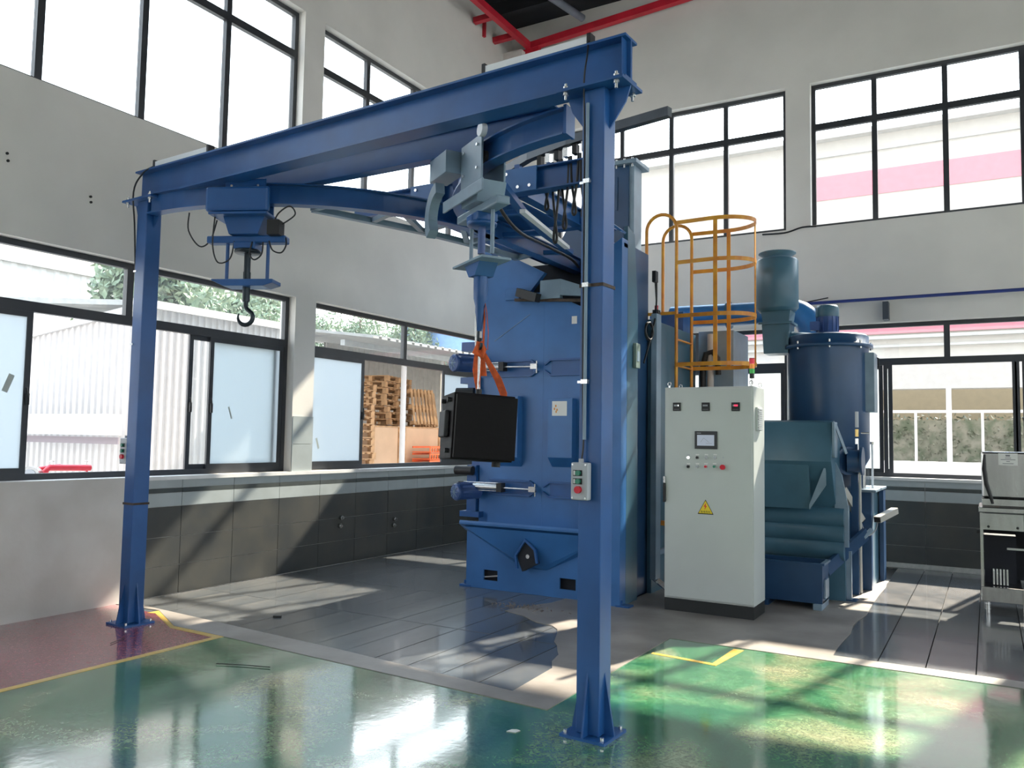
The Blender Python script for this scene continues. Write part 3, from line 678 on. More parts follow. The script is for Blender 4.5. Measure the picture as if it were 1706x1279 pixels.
ribbon([c0+pr*0.02+V((0,0,-.02)),c0+pr*0.06+V((0,0,-.10)),c0+pr*0.13+V((0,0,-.22)),c0+pr*0.17+V((0,0,-.32)),c0+pr*0.175+V((0.0,0,-.37))],[0.02,0.035,0.05,0.05,0.04],0.006,pr+V((0,0,.3)),0.1).build('long_strap',ORS,sl)
ribbon([c0+pr*-0.01+V((0,0,-.05)),c0+pr*-0.015+V((0,0,-.16)),c0+pr*-0.01+V((0,0,-.25)),c0+V((0,0,-.34))],[0.05,0.06,0.04,0.02],0.008,pr,0.3).build('twist_strap',ORS,sl)
MB().tube([c0+V((0,0,.03)),c0+pr*.03+V((0,0,-.02)),c0+pr*.02+V((0,0,-.07)),c0+pr*-.03+V((0,0,-.04)),c0+V((0,0,.03))],0.02,8).build('knot',ORS,sl)
wr_=thing('lifting_shackle','steel shackle and chain rods between the right hoist and the sling knot','shackle',(4.10,-7.28,2.2))
for s in (-1,1): MB().tube([c0+pr*s*0.025+V((0,0,0.0)),c0+pr*s*0.03+V((0,0,.2)),c0+pr*s*0.02+V((0,0,.32)),c0+pr*s*0.008+V((0,0,.40))],0.007,8).build('sling_leg',STEEL if s<0 else ORS,wr_)
ribbon([c0+pr*0.055+V((0,0,-.02)),c0+pr*0.058+V((0,0,.1)),c0+pr*0.045+V((0,0,.24)),c0+pr*0.02+V((0,0,.36))],0.025,0.005,(0.5,-0.8,0)).build('sling_band',ORS,wr_)
MB().tube([c0+V((0,0,-.06)),c0+V((0,0,-.30))],0.012,8).build('drop_rod',STEEL,wr_)
MB().cyl(c0+V((0,0,-.34)),c0+V((0,0,-.29)),0.022,10).build('eye_nut',BLACK,wr_)

# ------------------------------------------------------------------ blasting machine
mc=thing('blasting_machine','large blue hook type shot blasting machine with tall front doors at the room centre','machine',(3.1,-3.6,0))
Y0=-4.35
body=MB()
body.box((2.34,-4.20,0.0),(2.36,-3.7,3.55)).box((2.36,-3.72,0.0),(3.95,-3.70,3.0)).box((3.93,-4.30,0.0),(3.95,-3.70,3.60)).box((2.36,-4.2,0.0),(3.95,-3.7,0.02))
body.build('front_chamber',NAVY,mc)
B((2.37,-4.1,0.7),(3.92,-3.75,3.0)).build('painted_dark_fill',DARK,mc)  # dark box paints the shade inside the chamber
B((2.40,-3.74,3.0),(3.92,-3.72,3.6)).build('painted_slot_shade',DARK,mc)  # dark sheet paints the shade beyond the door slot
B((2.37,-3.70,0.0),(4.0,-2.2,2.90)).build('main_chamber',TEAL,mc,0.006)
# door face: left leaf with clipped corners, right leaf lower
MB().prism([(2.36,0.67),(2.36,3.45),(2.44,3.60),(2.62,3.58),(3.03,3.37),(2.84,3.16),(3.033,3.16),(3.033,0.67)],Y0,Y0+0.06,axis=1).build('door_leaf',BLUE,mc)
MB().prism([(3.034,0.67),(3.034,3.15),(3.15,3.12),(3.86,2.80),(3.86,0.67)],Y0,Y0+0.06,axis=1).build('door_leaf',BLUE,mc)
B((2.24,-4.33,0.67),(2.355,-4.20,3.70)).build('door_post',BLUE,mc,0.004)
MB().prism([(3.87,0.0),(4.0,0.0),(4.0,3.60),(3.87,3.52)],-4.55,-4.40,axis=1).build('door_post',BLUE,mc,0.004)
MB().prism([(-4.40,0.0),(-4.40,3.75),(-4.22,3.70),(-4.12,2.9),(-4.10,0.0)],3.955,4.0,axis=0).build('post_web',TEAL,mc)
MB().bar((3.62,-4.52,3.95),(4.0,-4.52,3.66),0.12,0.02).build('post_cap',BLUE,mc)
B((3.62,-4.5,3.52),(4.0,-4.4,3.56)).build('lintel_angle',BLUE,mc)
# horizontal channel grooves across the doors
def groove(z0,z1,lft,rgt,par):
    d=Y0-0.035; h=z1-z0
    g=MB(); g.prism([(lft,z0),(rgt,z0),(rgt,z0+0.02),(lft,z0+0.02)],d,Y0,axis=1); g.prism([(lft,z1-0.02),(rgt,z1-0.02),(rgt,z1),(lft,z1)],d,Y0,axis=1)
    g.box((lft,Y0-0.004,z0+.02),(rgt,Y0,z1-.02))
    return g.build('stiffener_channel',BLUE2,par)
for z0,z1 in ((2.26,2.44),(0.99,1.16)):
    groove(z0,z1,2.40,2.90,mc); groove(z0,z1,3.13,3.84,mc)
    for s,x in ((-1,2.90),(1,3.13)):
        for zz,sg in ((z0+.01,1),(z1-.01,-1)):
            MB().bar((x,Y0-0.02,zz),(x+(-s)*0.07,Y0-0.02,zz+sg*0.05),0.03,0.016).build('channel_end',BLUE2,mc)
# wear boxes
def wearbox(x0,x1,z0,z1,d=0.11):
    mb=MB().prism([(Y0,z0),(Y0-d,z0+0.10),(Y0-d,z1),(Y0,z1)],x0,x1,axis=0); return mb.build('wear_plate_box',BLUE,mc,0.004)
wearbox(2.46,2.79,1.30,2.05); wearbox(3.15,3.43,1.31,2.02)
st=B((3.20,Y0-0.113,1.84),(3.37,Y0-0.1115,1.99)).build('notice',PAPER,mc)
for i,(dx,dz) in enumerate(((.02,.06),(.035,.09),(.05,.05),(.04,.03))): MB().box((3.20+dx,Y0-0.1145,1.84+dz),(3.20+dx+.016,Y0-0.113,1.84+dz+.022)).build('notice_mark',ORANGE,st)
B((3.36,Y0-0.004,2.80),(3.42,Y0-0.001,2.88)).build('notice',PAPER,mc)
MB().bar((2.42,Y0-0.002,2.66),(2.86,Y0-0.002,2.93),0.004,0.008,up=(0,1,0)).build('weld_seam',PALEB,mc)
# hopper base
hb=MB()
hb.box((2.18,-4.44,0.0),(2.20,-3.75,0.62)).box((2.20,-4.44,0.0),(3.87,-4.42,0.05))
hb.build('base_side',BLUE,mc)
def plate_with_holes():
    m=MB(); x0,x1=2.18,3.87; y0,y1=-4.46,-4.44
    hs=[(2.40,2.575,0.09,0.20),(3.31,3.49,0.09,0.20)]
    m.box((x0,y0,0.0),(x1,y1,0.09)).box((x0,y0,0.20),(x1,y1,0.64)).box((x0,y0,0.09),(2.40,y1,0.20)).box((2.575,y0,0.09),(3.31,y1,0.20)).box((3.49,y0,0.09),(x1,y1,0.20))
    return m
plate_with_holes().build('base_plate',BLUE,mc)
B((2.22,-4.40,0.03),(3.85,-4.38,0.5)).build('base_shadow_box',DARK,mc)  # dark sheet painted in as the shade behind the base openings
MB().bar((2.38,-4.43,0.115),(2.6,-4.43,0.15),0.02,0.015).build('base_rail',STEEL,mc)
MB().prism([(-4.46,0.62),(-4.60,0.70),(-4.60,0.68),(-4.47,0.60)],2.17,3.87,axis=0).build('hopper_lip',BLUE,mc)
MB().prism([(-4.35,0.64),(-4.60,0.70),(-4.59,0.72),(-4.35,0.66)],2.17,3.87,axis=0).build('hopper_lip',BLUE,mc)
# v shaped hopper front: two sloping facets meeting at the spout
def poly3(vs,fs): return MB().add(vs,fs)
f=-4.46
poly3([(2.19,f,0.60),(3.87,f,0.60),(3.16,f,0.26),(2.88,f,0.26),(2.22,f-.13,0.655),(3.85,f-.13,0.655),(3.10,f-.02,0.28),(2.92,f-.02,0.28)],
      [(4,5,6,7),(0,4,7,3),(5,1,2,6),(0,1,5,4),(3,7,6,2),(0,3,2,1)]).build('hopper_front',BLUE,mc)
MB().prism([(2.86,0.40),(2.97,0.56),(3.08,0.47),(3.10,0.33),(3.04,0.30),(2.93,0.24)],f-0.10,f-0.03,axis=1).build('spout_opening',DARK,mc)  # dark solid stands for the shade inside the spout mouth
MB().prism([(2.85,0.40),(2.97,0.58),(3.10,0.48),(3.12,0.34),(3.10,0.34),(3.075,0.47),(2.97,0.55),(2.87,0.40),(2.89,0.27),(2.87,0.27)],f-0.13,f-0.10,axis=1).build('spout_rim',BLUE2,mc)
MB().cyl((3.0,f-0.12,0.40),(3.0,f-0.05,0.40),0.022,12).build('spout_valve',BOLT,mc)
for x,y in ((2.10,-4.47),(3.96,-4.56)): MB().box((x,y,0.0),(x+.14,y+.12,0.02)).cyl((x+.04,y+.06,0.02),(x+.04,y+.06,0.06),0.015,8).build('foot_plate',BLUE2,mc)
# air cylinders
def aircyl(z,name='air_cylinder'):
    c=MB().cyl((2.16,Y0-.14,z),(2.56,Y0-.10,z-.005),0.038,16).build('air_cylinder',STEEL,mc)
    MB().box((2.10,Y0-.18,z-.045),(2.17,Y0-.10,z+.045)).build('end_block',BLACK,c)
    MB().box((2.56,Y0-.145,z-.05),(2.62,Y0-.055,z+.045)).build('end_block',BLACK,c)
    for dz in (-.042,.042): MB().cyl((2.14,Y0-.14,z+dz),(2.58,Y0-.10,z+dz),0.006,8).build('tie_rod',BOLT,c)
    MB().cyl((2.60,Y0-.10,z-.005),(2.96,Y0-.07,z-.01),0.011,10).build('piston_rod',BOLT,c)
    MB().box((2.92,Y0-.09,z-.035),(3.0,Y0-.06,z+.02)).cyl((2.99,Y0-.075,z-.08),(2.99,Y0-.075,z+.05),0.008,8).build('clevis',STEEL,c)
    MB().bar((2.16,Y0-.14,z),(2.06,Y0-.05,z-.02),0.03,0.03).build('hinge_bracket',BOLT,c)
aircyl(2.37); aircyl(1.08)
# blast wheel motors on the left side
def motor(x,y,z,L,r,d):
    d=V(d).normalized(); p=V((x,y,z)); m=MB().tube([p,p+d*.02,p+d*.02,p+d*L],[r*.86,r,r*.93,r*.93],20).build('blast_motor',MOTOR,mc)
    MB().tube([p-d*.012,p],[r*.5,r*.8],20).build('fan_cowl',MOTOR,m)
    for k in range(8):
        a=2*PI*k/8; u=d.cross(V((0,0,1))).normalized(); w=V((0,0,1))
        MB().bar(p-d*.014,p-d*.014+(u*math.cos(a)+w*math.sin(a))*r*.7,0.006,0.006).build('grille_rib',PALEB,m)
    for k in range(6):
        a=PI*k/5; u=d.cross(V((0,0,1))).normalized(); q=(u*math.cos(a)+V((0,0,1))*math.sin(a))*r*1.0
        MB().bar(p+d*.05+q*.97,p+d*(L-.02)+q*.97,0.006,0.02).build('cooling_fin',MOTOR,m)
    return m
motor(2.13,-4.72,2.40,0.36,0.10,(0.35,0.93,0.02))
motor(2.16,-4.68,1.02,0.30,0.095,(0.35,0.93,0.03))
B((2.02,-4.40,2.56),(2.22,-4.22,2.66)).build('terminal_box',MOTOR,mc)
B((2.0,-4.38,2.20),(2.24,-4.2,2.27)).build('motor_bracket',BLUE2,mc); B((2.10,-4.38,1.95),(2.24,-4.25,2.20)).build('motor_bracket',BLUE2,mc)
MB().cyl((2.0,-4.45,2.10),(2.2,-4.4,2.10),0.05,14).build('belt_pulley',BLACK,mc); MB().cyl((1.98,-4.4,1.24),(2.2,-4.4,1.24),0.05,14).build('belt_pulley',BLACK,mc)
B((2.10,-4.36,0.80),(2.22,-4.22,1.30)).build('motor_bracket',BLUE2,mc); B((2.05,-4.42,0.74),(2.30,-4.25,0.80)).build('motor_bracket',BLUE2,mc)
B((2.12,-4.30,1.3),(2.26,-4.22,2.55)).build('side_flange',BLUE2,mc)
# slot brackets and brush
B((2.56,Y0-.03,3.10),(2.74,Y0,3.22)).build('brush_bracket',BLUE,mc,0.003)
br=MB().bar((2.74,Y0-.05,3.17),(3.04,Y0-.16,3.07),0.07,0.09).build('seal_brush',BLACK,mc)
for k in range(9): MB().bar((2.76+.032*k,Y0-.09-.011*k,3.125-.01*k),(2.76+.032*k,Y0-.09-.011*k,3.20-.01*k),0.012,0.006).build('bristle_tuft',RUST,br)
MB().bar((2.70,Y0-.05,3.09),(3.9,Y0-.05,3.0),0.03,0.03).build('brush_rail',RUST,mc)
B((3.02,Y0-.08,3.07),(3.26,Y0-.02,3.27)).build('latch_plate',PALEB,mc,0.003)
MB().prism([(3.26,3.27),(3.62,3.14),(3.62,3.06),(3.26,3.10)],Y0-.08,Y0-.02,axis=1).build('latch_plate',PALEB,mc)
# roof gear above slot
B((2.72,-4.16,3.60),(2.92,-3.75,3.72)).build('slot_cheek',BLUE2,mc); B((3.4,-4.2,3.55),(3.86,-3.75,3.62)).build('slot_cheek',BLUE2,mc)
# cable trunking and side details
tk=thing('cable_trunking','tall narrow steel cable trunking on the right side of the blue machine','trunking',(4.05,-3.67,0.1))
B((4.01,-3.76,0.16),(4.07,-3.62,2.95)).build('casing',PALEB,tk)
MB().bar((4.04,-3.69,0.16),(4.30,-3.80,0.03),0.10,0.012).build('open_end',BOLT,tk)
sb=thing('switch_box','small grey green switch box on the right post of the blue machine','box',(4.02,-4.2,2.4))
B((4.005,-4.26,2.33),(4.04,-4.15,2.58)).build('case',mat('grey_green_plastic',(0.16,0.22,0.20),0.5),sb,0.004)
B((4.04,-4.235,2.40),(4.043,-4.175,2.50)).build('cover',PALEB,sb)
cable('coiled black cable hung on the machine side beside the trunking',[(4.02,-4.0,2.4)]+[(4.05+.01*math.sin(k),-3.93+0.09*math.cos(k*PI/4),2.74+0.09*math.sin(k*PI/4)) for k in range(17)]+[(4.05,-3.75,2.9),(4.03,-3.66,3.1),(4.03,-3.66,3.3)],0.010,name='coiled_cable')
la_=thing('limit_switch','small black limit switch with a red cap on top of the trunking','switch',(4.03,-3.66,2.97))
B((4.0,-3.70,2.955),(4.06,-3.62,3.0)).build('case',BLACK,la_); MB().cyl((4.03,-3.66,3.0),(4.03,-3.66,3.05),0.02,12).build('cap',RED,la_)
B((4.0,-3.72,3.30),(4.04,-3.64,3.42)).build('upper_case',BLACK,la_); MB().cyl((4.03,-3.66,3.05),(4.02,-3.68,3.30),0.006,6).build('lead',BLACK,la_)
pb=thing('pipe_support','grey angle rail on the machine side left of the control cabinet','rail',(4.1,-3.6,0.5))
MB().bar((4.03,-3.62,0.42),(4.36,-3.25,0.55),0.05,0.05).build('angle',PALEB,pb)
ob=thing('orange_bracket','orange steel bracket stub sticking out left of the control cabinet','bracket',(4.2,-3.5,0.72))
MB().bar((4.05,-3.55,0.73),(4.42,-3.45,0.70),0.05,0.05).build('arm',ORANGE,ob)
# elevator tower
tw=thing('bucket_elevator','tall square blue elevator tower with a flanged cap rising behind the machine','elevator',(3.25,-2.85,0))
B((3.02,-3.02,2.905),(3.44,-2.72,4.88)).build('casing',NAVY,tw,0.004)
B((3.44,-3.0,2.905),(3.50,-2.76,4.88)).build('sunlit_side_paint',PALEB,tw)  # paler face put on to imitate sun on the tower side
B((2.96,-3.09,4.88),(3.56,-2.66,4.93)).build('cap_flange',PALEB,tw,0.004)
for x in (3.30,3.4,3.5): MB().cyl((x,-3.06,4.84),(x,-3.06,4.95),0.012,8).build('bolt',BOLT,tw)
B((3.12,-3.03,4.35),(3.30,-3.02,4.75)).build('access_cover',NAVY,tw)
sp=thing('separator_housing','blue separator box on the machine roof beside the elevator tower','housing',(2.9,-2.9,2.9))
MB().prism([(2.45,2.905),(2.98,2.905),(2.98,4.2),(2.75,4.2),(2.45,3.7)],-3.2,-2.6,axis=1).build('housing',NAVY,sp)
# pale screen box behind ladder
ps=thing('rear_housing','pale blue side housing of the machine behind the caged ladder','housing',(4.4,-2.0,0))
B((4.02,-2.15,0.0),(4.45,-1.45,2.95)).build('casing',PALEB,ps,0.004)
dk=thing('dark_roof_box','dark blue box on the machine roof behind the ladder legs','box',(3.75,-2.5,2.9))
B((3.56,-2.62,2.905),(3.98,-2.25,3.14)).build('case',BLUE2,dk,0.004)
wp=thing('vent_pipe','grey curved hose and white pipe rising behind the ladder rungs','pipe',(4.12,-2.22,1.5))
MB().tube([(4.2,-2.25,1.4),(4.2,-2.25,2.3),(4.2,-2.25,2.9)],0.04,12).build('pipe',OUTW,wp)
MB().tube([(4.12,-2.28,1.7),(4.12,-2.30,2.5),(4.16,-2.30,2.66),(4.24,-2.30,2.68),(4.30,-2.30,2.6),(4.31,-2.3,2.4)],0.035,12).build('hose',BLACK,wp)

# ------------------------------------------------------------------ caged ladder
ld=thing('caged_ladder','orange yellow caged access ladder standing behind the control cabinet','ladder',(4.06,-2.82,0))
LX=4.06; Ya,Yb=-3.10,-2.55; BX=3.70
for y in (Ya,Yb):
    pts=[(LX,y,0.05),(LX,y,4.02)]+[((LX+BX)/2+(LX-BX)/2*math.cos(math.radians(a)),y,4.02+0.18*math.sin(math.radians(a))) for a in range(15,181,15)]+[(BX,y,2.90)]
    MB().tube(pts,0.019,10).build('handrail_stile',ORANGE,ld)
z=0.35
while z<2.9:
    MB().cyl((LX,Ya,z),(LX,Yb,z),0.012,8).build('rung',ORANGE,ld); z+=0.30
MB().cyl((BX,Ya,2.92),(BX,Yb,2.92),0.015,8).build('foot_bar',ORANGE,ld)
MB().bar((BX,Ya,3.05),(LX,Ya,3.05),0.012,0.035).build('brace_strap',ORANGE,ld); 
CY=(Ya+Yb)/2; CR=(Yb-Ya)/2+0.04
CAGE=(-85,0,88)
hoop=[(LX,Ya-.02,0)]+[(LX+0.42+0.40*math.cos(math.radians(a)),CY+CR*math.sin(math.radians(a)),0) for a in range(-90,91,12)]+[(LX,Yb+.02,0)]
for z in (2.46,3.01,3.62,4.08):
    MB().sweep([(x,y,z) for x,y,_ in hoop],[(-.005,-.022),(.005,-.022),(.005,.022),(-.005,.022)]).build('cage_hoop',ORANGE,ld)
for a in CAGE:
    x=LX+0.42+0.395*math.cos(math.radians(a)); y=CY+(CR-.006)*math.sin(math.radians(a)); tx=-math.sin(math.radians(a)); ty=math.cos(math.radians(a))
    MB().bar((x,y,2.44),(x,y,4.10),0.045,0.008,up=(math.cos(math.radians(a)),math.sin(math.radians(a)),0)).build('cage_bar',ORANGE,ld)
for y in (Ya,Yb): MB().bar((3.99,y,1.6),(LX,y,1.6),0.03,0.03).build('wall_bracket',ORANGE,ld)

# ------------------------------------------------------------------ control cabinet
cc=thing('control_cabinet','tall light grey electrical control cabinet with touch screen and warning triangle','cabinet',(4.82,-4.18,0))
CX0,CX1,CYF,CYB=4.39,5.235,-4.40,-3.97
B((CX0+.003,CYF+.012,0.0),(CX1-.003,CYB-.003,0.115)).build('plinth',mat('black_plinth',(0.015,0.017,0.018),0.5),cc,0.003)
B((CX0,CYF+.012,0.118),(CX1,CYB,2.115)).build('body',CABG,cc,0.004)
door=B((CX0+.008,CYF-.006,0.135),(CX1-.008,CYF+.009,2.10)).build('door',CABG,cc,0.004)
def fpt(px,py):
    d=(fw+rr*((px-W/2)/fpx)-uu*((py-H/2)/fpx)); o=V((7.089,-11.951,1.6)); t=(CYF-.006-o.y)/d.y; p=o+d*t; return p.x,p.z
FY=CYF-.006
for i,(px,py) in enumerate(((1128,677.5),(1176,677.5),(1226,677.5))):
    x,z=fpt(px,py); g=B((x-.038,FY-.012,z-.040),(x+.038,FY,z+.040)).build('panel_meter',BLACK,door,0.002)
# sub-parts of the door are the limit of depth: displays are meshes under the door
for i,(px,py) in enumerate(((1128,677.5),(1176,677.5),(1226,677.5))):
    x,z=fpt(px,py)
    for k in range(4): B((x-.025+.012*k,FY-.0135,z+.004),(x-.017+.012*k,FY-.012,z+.020)).build('meter_digit',LEDR if (i==2 and k>0) else (GREYP if not(i==0 and k==3) else LEDWH),door)
    for k in range(4): B((x-.025+.014*k,FY-.0135,z-.028),(x-.018+.014*k,FY-.012,z-.022)).build('meter_key',GINK,door)
x,z=fpt(1176.5,733); B((x-.108,FY-.012,z-.083),(x+.108,FY,z+.083)).build('touch_screen_bezel',mat('dark_bezel',(0.03,0.032,0.036),0.35),door,0.004)
B((x-.083,FY-.0135,z-.052),(x+.080,FY-.012,z+.048)).build('touch_screen',SCREEN,door)
for k,(a,b,c_,d_) in enumerate(((-.05,-.02,-.02,.02),(-.02,.02,.03,-.02),(.0,-.03,.06,-.03))): MB().bar((x+a,FY-.0138,z+b),(x+c_,FY-.0138,z+d_),0.002,0.002).build('screen_mark',GINK,door)
for k in range(4): B((x-.085+.010*k,FY-.0128,z+.062),(x-.078+.010*k,FY-.012,z+.068)).build('bezel_mark',GREYP,door)
bt=[(1147,762,LEDWH),(1162,762,BLACK),(1177,762,GREYP),(1191.5,762,GREYP),(1147,777,BLACK),(1162,777,GREYP),(1176,777,REDB),(1190.5,777,GRNB)]
for px,py,m in bt:
    x,z=fpt(px,py); MB().cyl((x,FY,z),(x,FY-.008,z),0.017,14).build('button_ring',BOLT,door); MB().cyl((x,FY-.008,z),(x,FY-.022,z),0.012,14).build('push_button',m,door)
    B((x-.016,FY-.003,z+.022),(x+.016,FY,z+.032)).build('button_tag',PAPER if m is not LEDWH else GREYP,door)
    if m is BLACK: B((x-.004,FY-.032,z-.014),(x+.004,FY-.022,z+.014)).build('knob',BLACK,door)
x,z=fpt(1205,778); MB().cyl((x,FY,z),(x,FY-.014,z),0.014,14).cyl((x,FY-.014,z),(x,FY-.034,z),0.024,18,).build('stop_button',REDB,door)
x,z=fpt(1205,762); MB().cyl((x,FY,z),(x,FY-.002,z),0.008,10).build('blank_plug',GREYP,door)
# warning triangle: black rim, yellow field, bolt and characters
x,z=fpt(1175.5,845); tri=lambda s:[(x-s*.076,z-s*.064),(x+s*.076,z-s*.064),(x,z+s*.072)]
MB().prism(tri(1.0),FY-.0015,FY-.0002,axis=1).build('warning_border',INK,door)
MB().prism([(a,b-.0) for a,b in tri(0.87)],FY-.0022,FY-.0015,axis=1).build('warning_field',WARN,door)
MB().prism([(x+.006,z+.045),(x-.018,z+.006),(x-.004,z+.006),(x-.010,z-.024),(x+.014,z+.014),(x+.002,z+.014)],FY-.0028,FY-.0022,axis=1).build('warning_bolt',BOLTR,door)
def text(s,size,loc_,rot,m,parent,name):
    cu=bpy.data.curves.new(name,'FONT'); cu.body=s; cu.size=size; cu.align_x='CENTER'; cu.align_y='CENTER'; cu.extrude=0.0003
    o=bpy.data.objects.new(name,cu); COL.objects.link(o)
    dg=bpy.context.evaluated_depsgraph_get(); me=bpy.data.meshes.new_from_object(o.evaluated_get(dg)); bpy.data.objects.remove(o)
    me.materials.clear(); me.materials.append(m); t=bpy.data.objects.new(name,me); COL.objects.link(t); t.parent=parent
    off=V((0,0,0)); p=parent
    while p is not None: off+=p.location; p=p.parent
    t.location=V(loc_)-off; t.rotation_euler=rot; return t
text('有电危险',0.024,(x,FY-.0026,z-.043),(PI/2,0,0),INK,door,'warning_lettering')
hd=B((CX0-.002,CYF-.035,1.02),(CX0+.020,CYF-.006,1.20)).build('handle',BLACK,door,0.004)
B((CX0-.002,CYF-.03,1.20),(CX0+.020,CYF-.006,1.265)).build('handle_lock',STEEL,door,0.003)
vt=B((CX1,-4.32,1.71),(CX1+.022,-4.14,1.925)).build('vent_cover',CABG,cc,0.003)
for k in range(11): B((CX1+.022,-4.31,1.718+.0185*k),(CX1+.030,-4.15,1.727+.0185*k)).build('louvre',GREYP,vt)
for px_,y in ((CX0+.03,CYF+.05),(CX1-.03,CYF+.05),(CX1-.03,CYB-.04),(CX0+.03,CYB-.04)):
    MB().cyl((px_,y,2.115),(px_,y,2.135),0.012,10).tube([(px_+.016*math.cos(a*PI/6),y,2.150+.018*math.sin(a*PI/6)) for a in range(13)],0.005,6).build('eye_bolt',BOLT,cc)
stl=thing('signal_tower_light','red amber and green stack light on top of the control cabinet','light',(5.21,-4.30,2.115))
MB().cyl((5.21,-4.34,2.115),(5.21,-4.34,2.19),0.008,10).cyl((5.21,-4.34,2.115),(5.21,-4.34,2.125),0.022,12).build('stem',BOLT,stl)
MB().cyl((5.21,-4.34,2.19),(5.21,-4.34,2.235),0.022,16).build('socket',BLACK,stl)
for k,m in enumerate((LG,LO,LR)): MB().cyl((5.21,-4.34,2.235+.045*k),(5.21,-4.34,2.278+.045*k),0.024,16).build('lens',m,stl)
MB().cyl((5.21,-4.34,2.370),(5.21,-4.34,2.378),0.024,16).build('lens_cap',RED,stl)

# ------------------------------------------------------------------ dust collector
dc=thing('dust_collector','tall dark blue cylindrical dust collector with a motor on its lid','dust collector',(5.52,-2.2,0))
cx,cy=5.53,-2.2
MB().lathe((cx,cy,0),[(0.0,0.95),(0.18,1.0),(0.43,1.45),(0.43,2.66)],36).build('drum',NAVY,dc)
MB().lathe((cx,cy,0),[(0.43,2.66),(0.475,2.66),(0.475,2.70),(0.43,2.70),(0.43,2.79),(0.41,2.81),(0.0,2.81)],36).build('lid',NAVY,dc)
m_=MB().lathe((cx,cy,0),[(0.16,2.81),(0.16,2.84),(0.115,2.85),(0.115,3.04)],24).build('lid_motor',MOTOR,dc)
MB().lathe((cx,cy,0),[(0.125,3.03),(0.125,3.13),(0.11,3.16),(0.06,3.17),(0,3.17)],24).build('fan_cowl',TEAL,m_)
for k in range(14):
    a=2*PI*k/14; MB().bar((cx+.115*math.cos(a),cy+.115*math.sin(a),2.86),(cx+.115*math.cos(a),cy+.115*math.sin(a),3.03),0.018,0.004,up=(-math.sin(a),math.cos(a),0)).build('cooling_fin',MOTOR,m_)
B((5.37,-2.36,2.87),(5.47,-2.29,2.97)).build('terminal_box',MOTOR,m_)
for k in range(8):
    a=2*PI*k/8+.2; MB().cyl((cx+.455*math.cos(a),cy+.455*math.sin(a),2.64),(cx+.455*math.cos(a),cy+.455*math.sin(a),2.73),0.012,8).build('lid_bolt',BOLT,dc)
B((5.93,-2.34,1.95),(6.03,-2.06,2.60)).build('control_box',PALEB,dc,0.006)
MB().tube([(6.0,-2.1,2.58),(6.05,-2.1,2.55),(6.05,-2.1,2.45)],0.008,8).build('box_cable',BLACK,dc)
for a in (200,320,80):
    a=math.radians(a); MB().bar((cx+.40*math.cos(a),cy+.40*math.sin(a),0.0),(cx+.40*math.cos(a),cy+.40*math.sin(a),1.6),0.07,0.07).build('leg',NAVY,dc)
MB().cyl((5.78,-2.62,1.42),(5.92,-2.60,1.42),0.12,20).cyl((5.92,-2.60,1.42),(5.94,-2.6,1.42),0.15,20).build('discharge_flange',NAVY,dc)
MB().cyl((5.6,-2.4,1.42),(5.80,-2.62,1.42),0.15,20).build('discharge_branch',NAVY,dc)
# silencer with square outlet
sc=thing('exhaust_silencer','blue cylindrical exhaust silencer with a flared rain cap left of the lid motor','silencer',(5.0,-2.3,2.7))
MB().lathe((5.0,-2.3,0),[(0.0,3.11),(0.20,3.11),(0.235,3.15),(0.235,3.70),(0.22,3.72),(0.15,3.72),(0.15,3.755),(0.21,3.79),(0.21,3.80),(0.14,3.785),(0.0,3.785)],32).build('silencer_drum',TEAL,sc)
MB().prism([(4.84,3.11),(5.17,3.11),(5.15,2.98),(4.86,2.98)],-2.42,-2.15,axis=1).build('neck',TEAL,sc)
B((4.82,-2.46,2.955),(5.19,-2.12,2.98)).build('neck_flange',TEAL,sc)
MB().prism([(4.85,2.955),(5.16,2.955),(5.14,2.62),(4.87,2.62)],-2.42,-2.15,axis=1).build('outlet_box',TEAL,sc)
MB().cyl((5.10,-2.3,2.79),(5.40,-2.25,2.76),0.09,18).cyl((5.13,-2.3,2.785),(5.15,-2.3,2.785),0.15,18).build('inlet_stub',TEAL,sc)
# duct
dct=thing('extraction_duct','fat blue round duct running behind the ladder and bending down behind the lid motor','duct',(4.5,-1.5,3.2))
MB().cyl((3.45,-1.5,3.25),(4.95,-1.5,3.23),0.145,24).build('duct_pipe',mat('bright_blue_duct',(0.03,0.15,0.36),0.35,noise=0.1),dct)
el=[(4.95,-1.5,3.23)]+[(4.95+0.30*math.sin(math.radians(a)),-1.5,2.93+0.30*math.cos(math.radians(a))) for a in range(15,91,15)]+[(5.25,-1.5,2.3)]
MB().tube(el,0.165,20).build('elbow',MATS['bright_blue_duct'],dct)
MB().cyl((4.2,-1.5,3.235),(4.24,-1.5,3.235),0.18,24).build('flange',TEAL,dct)
MB().cyl((4.90,-1.5,3.23),(4.94,-1.5,3.23),0.19,24).build('flange',TEAL,dct)
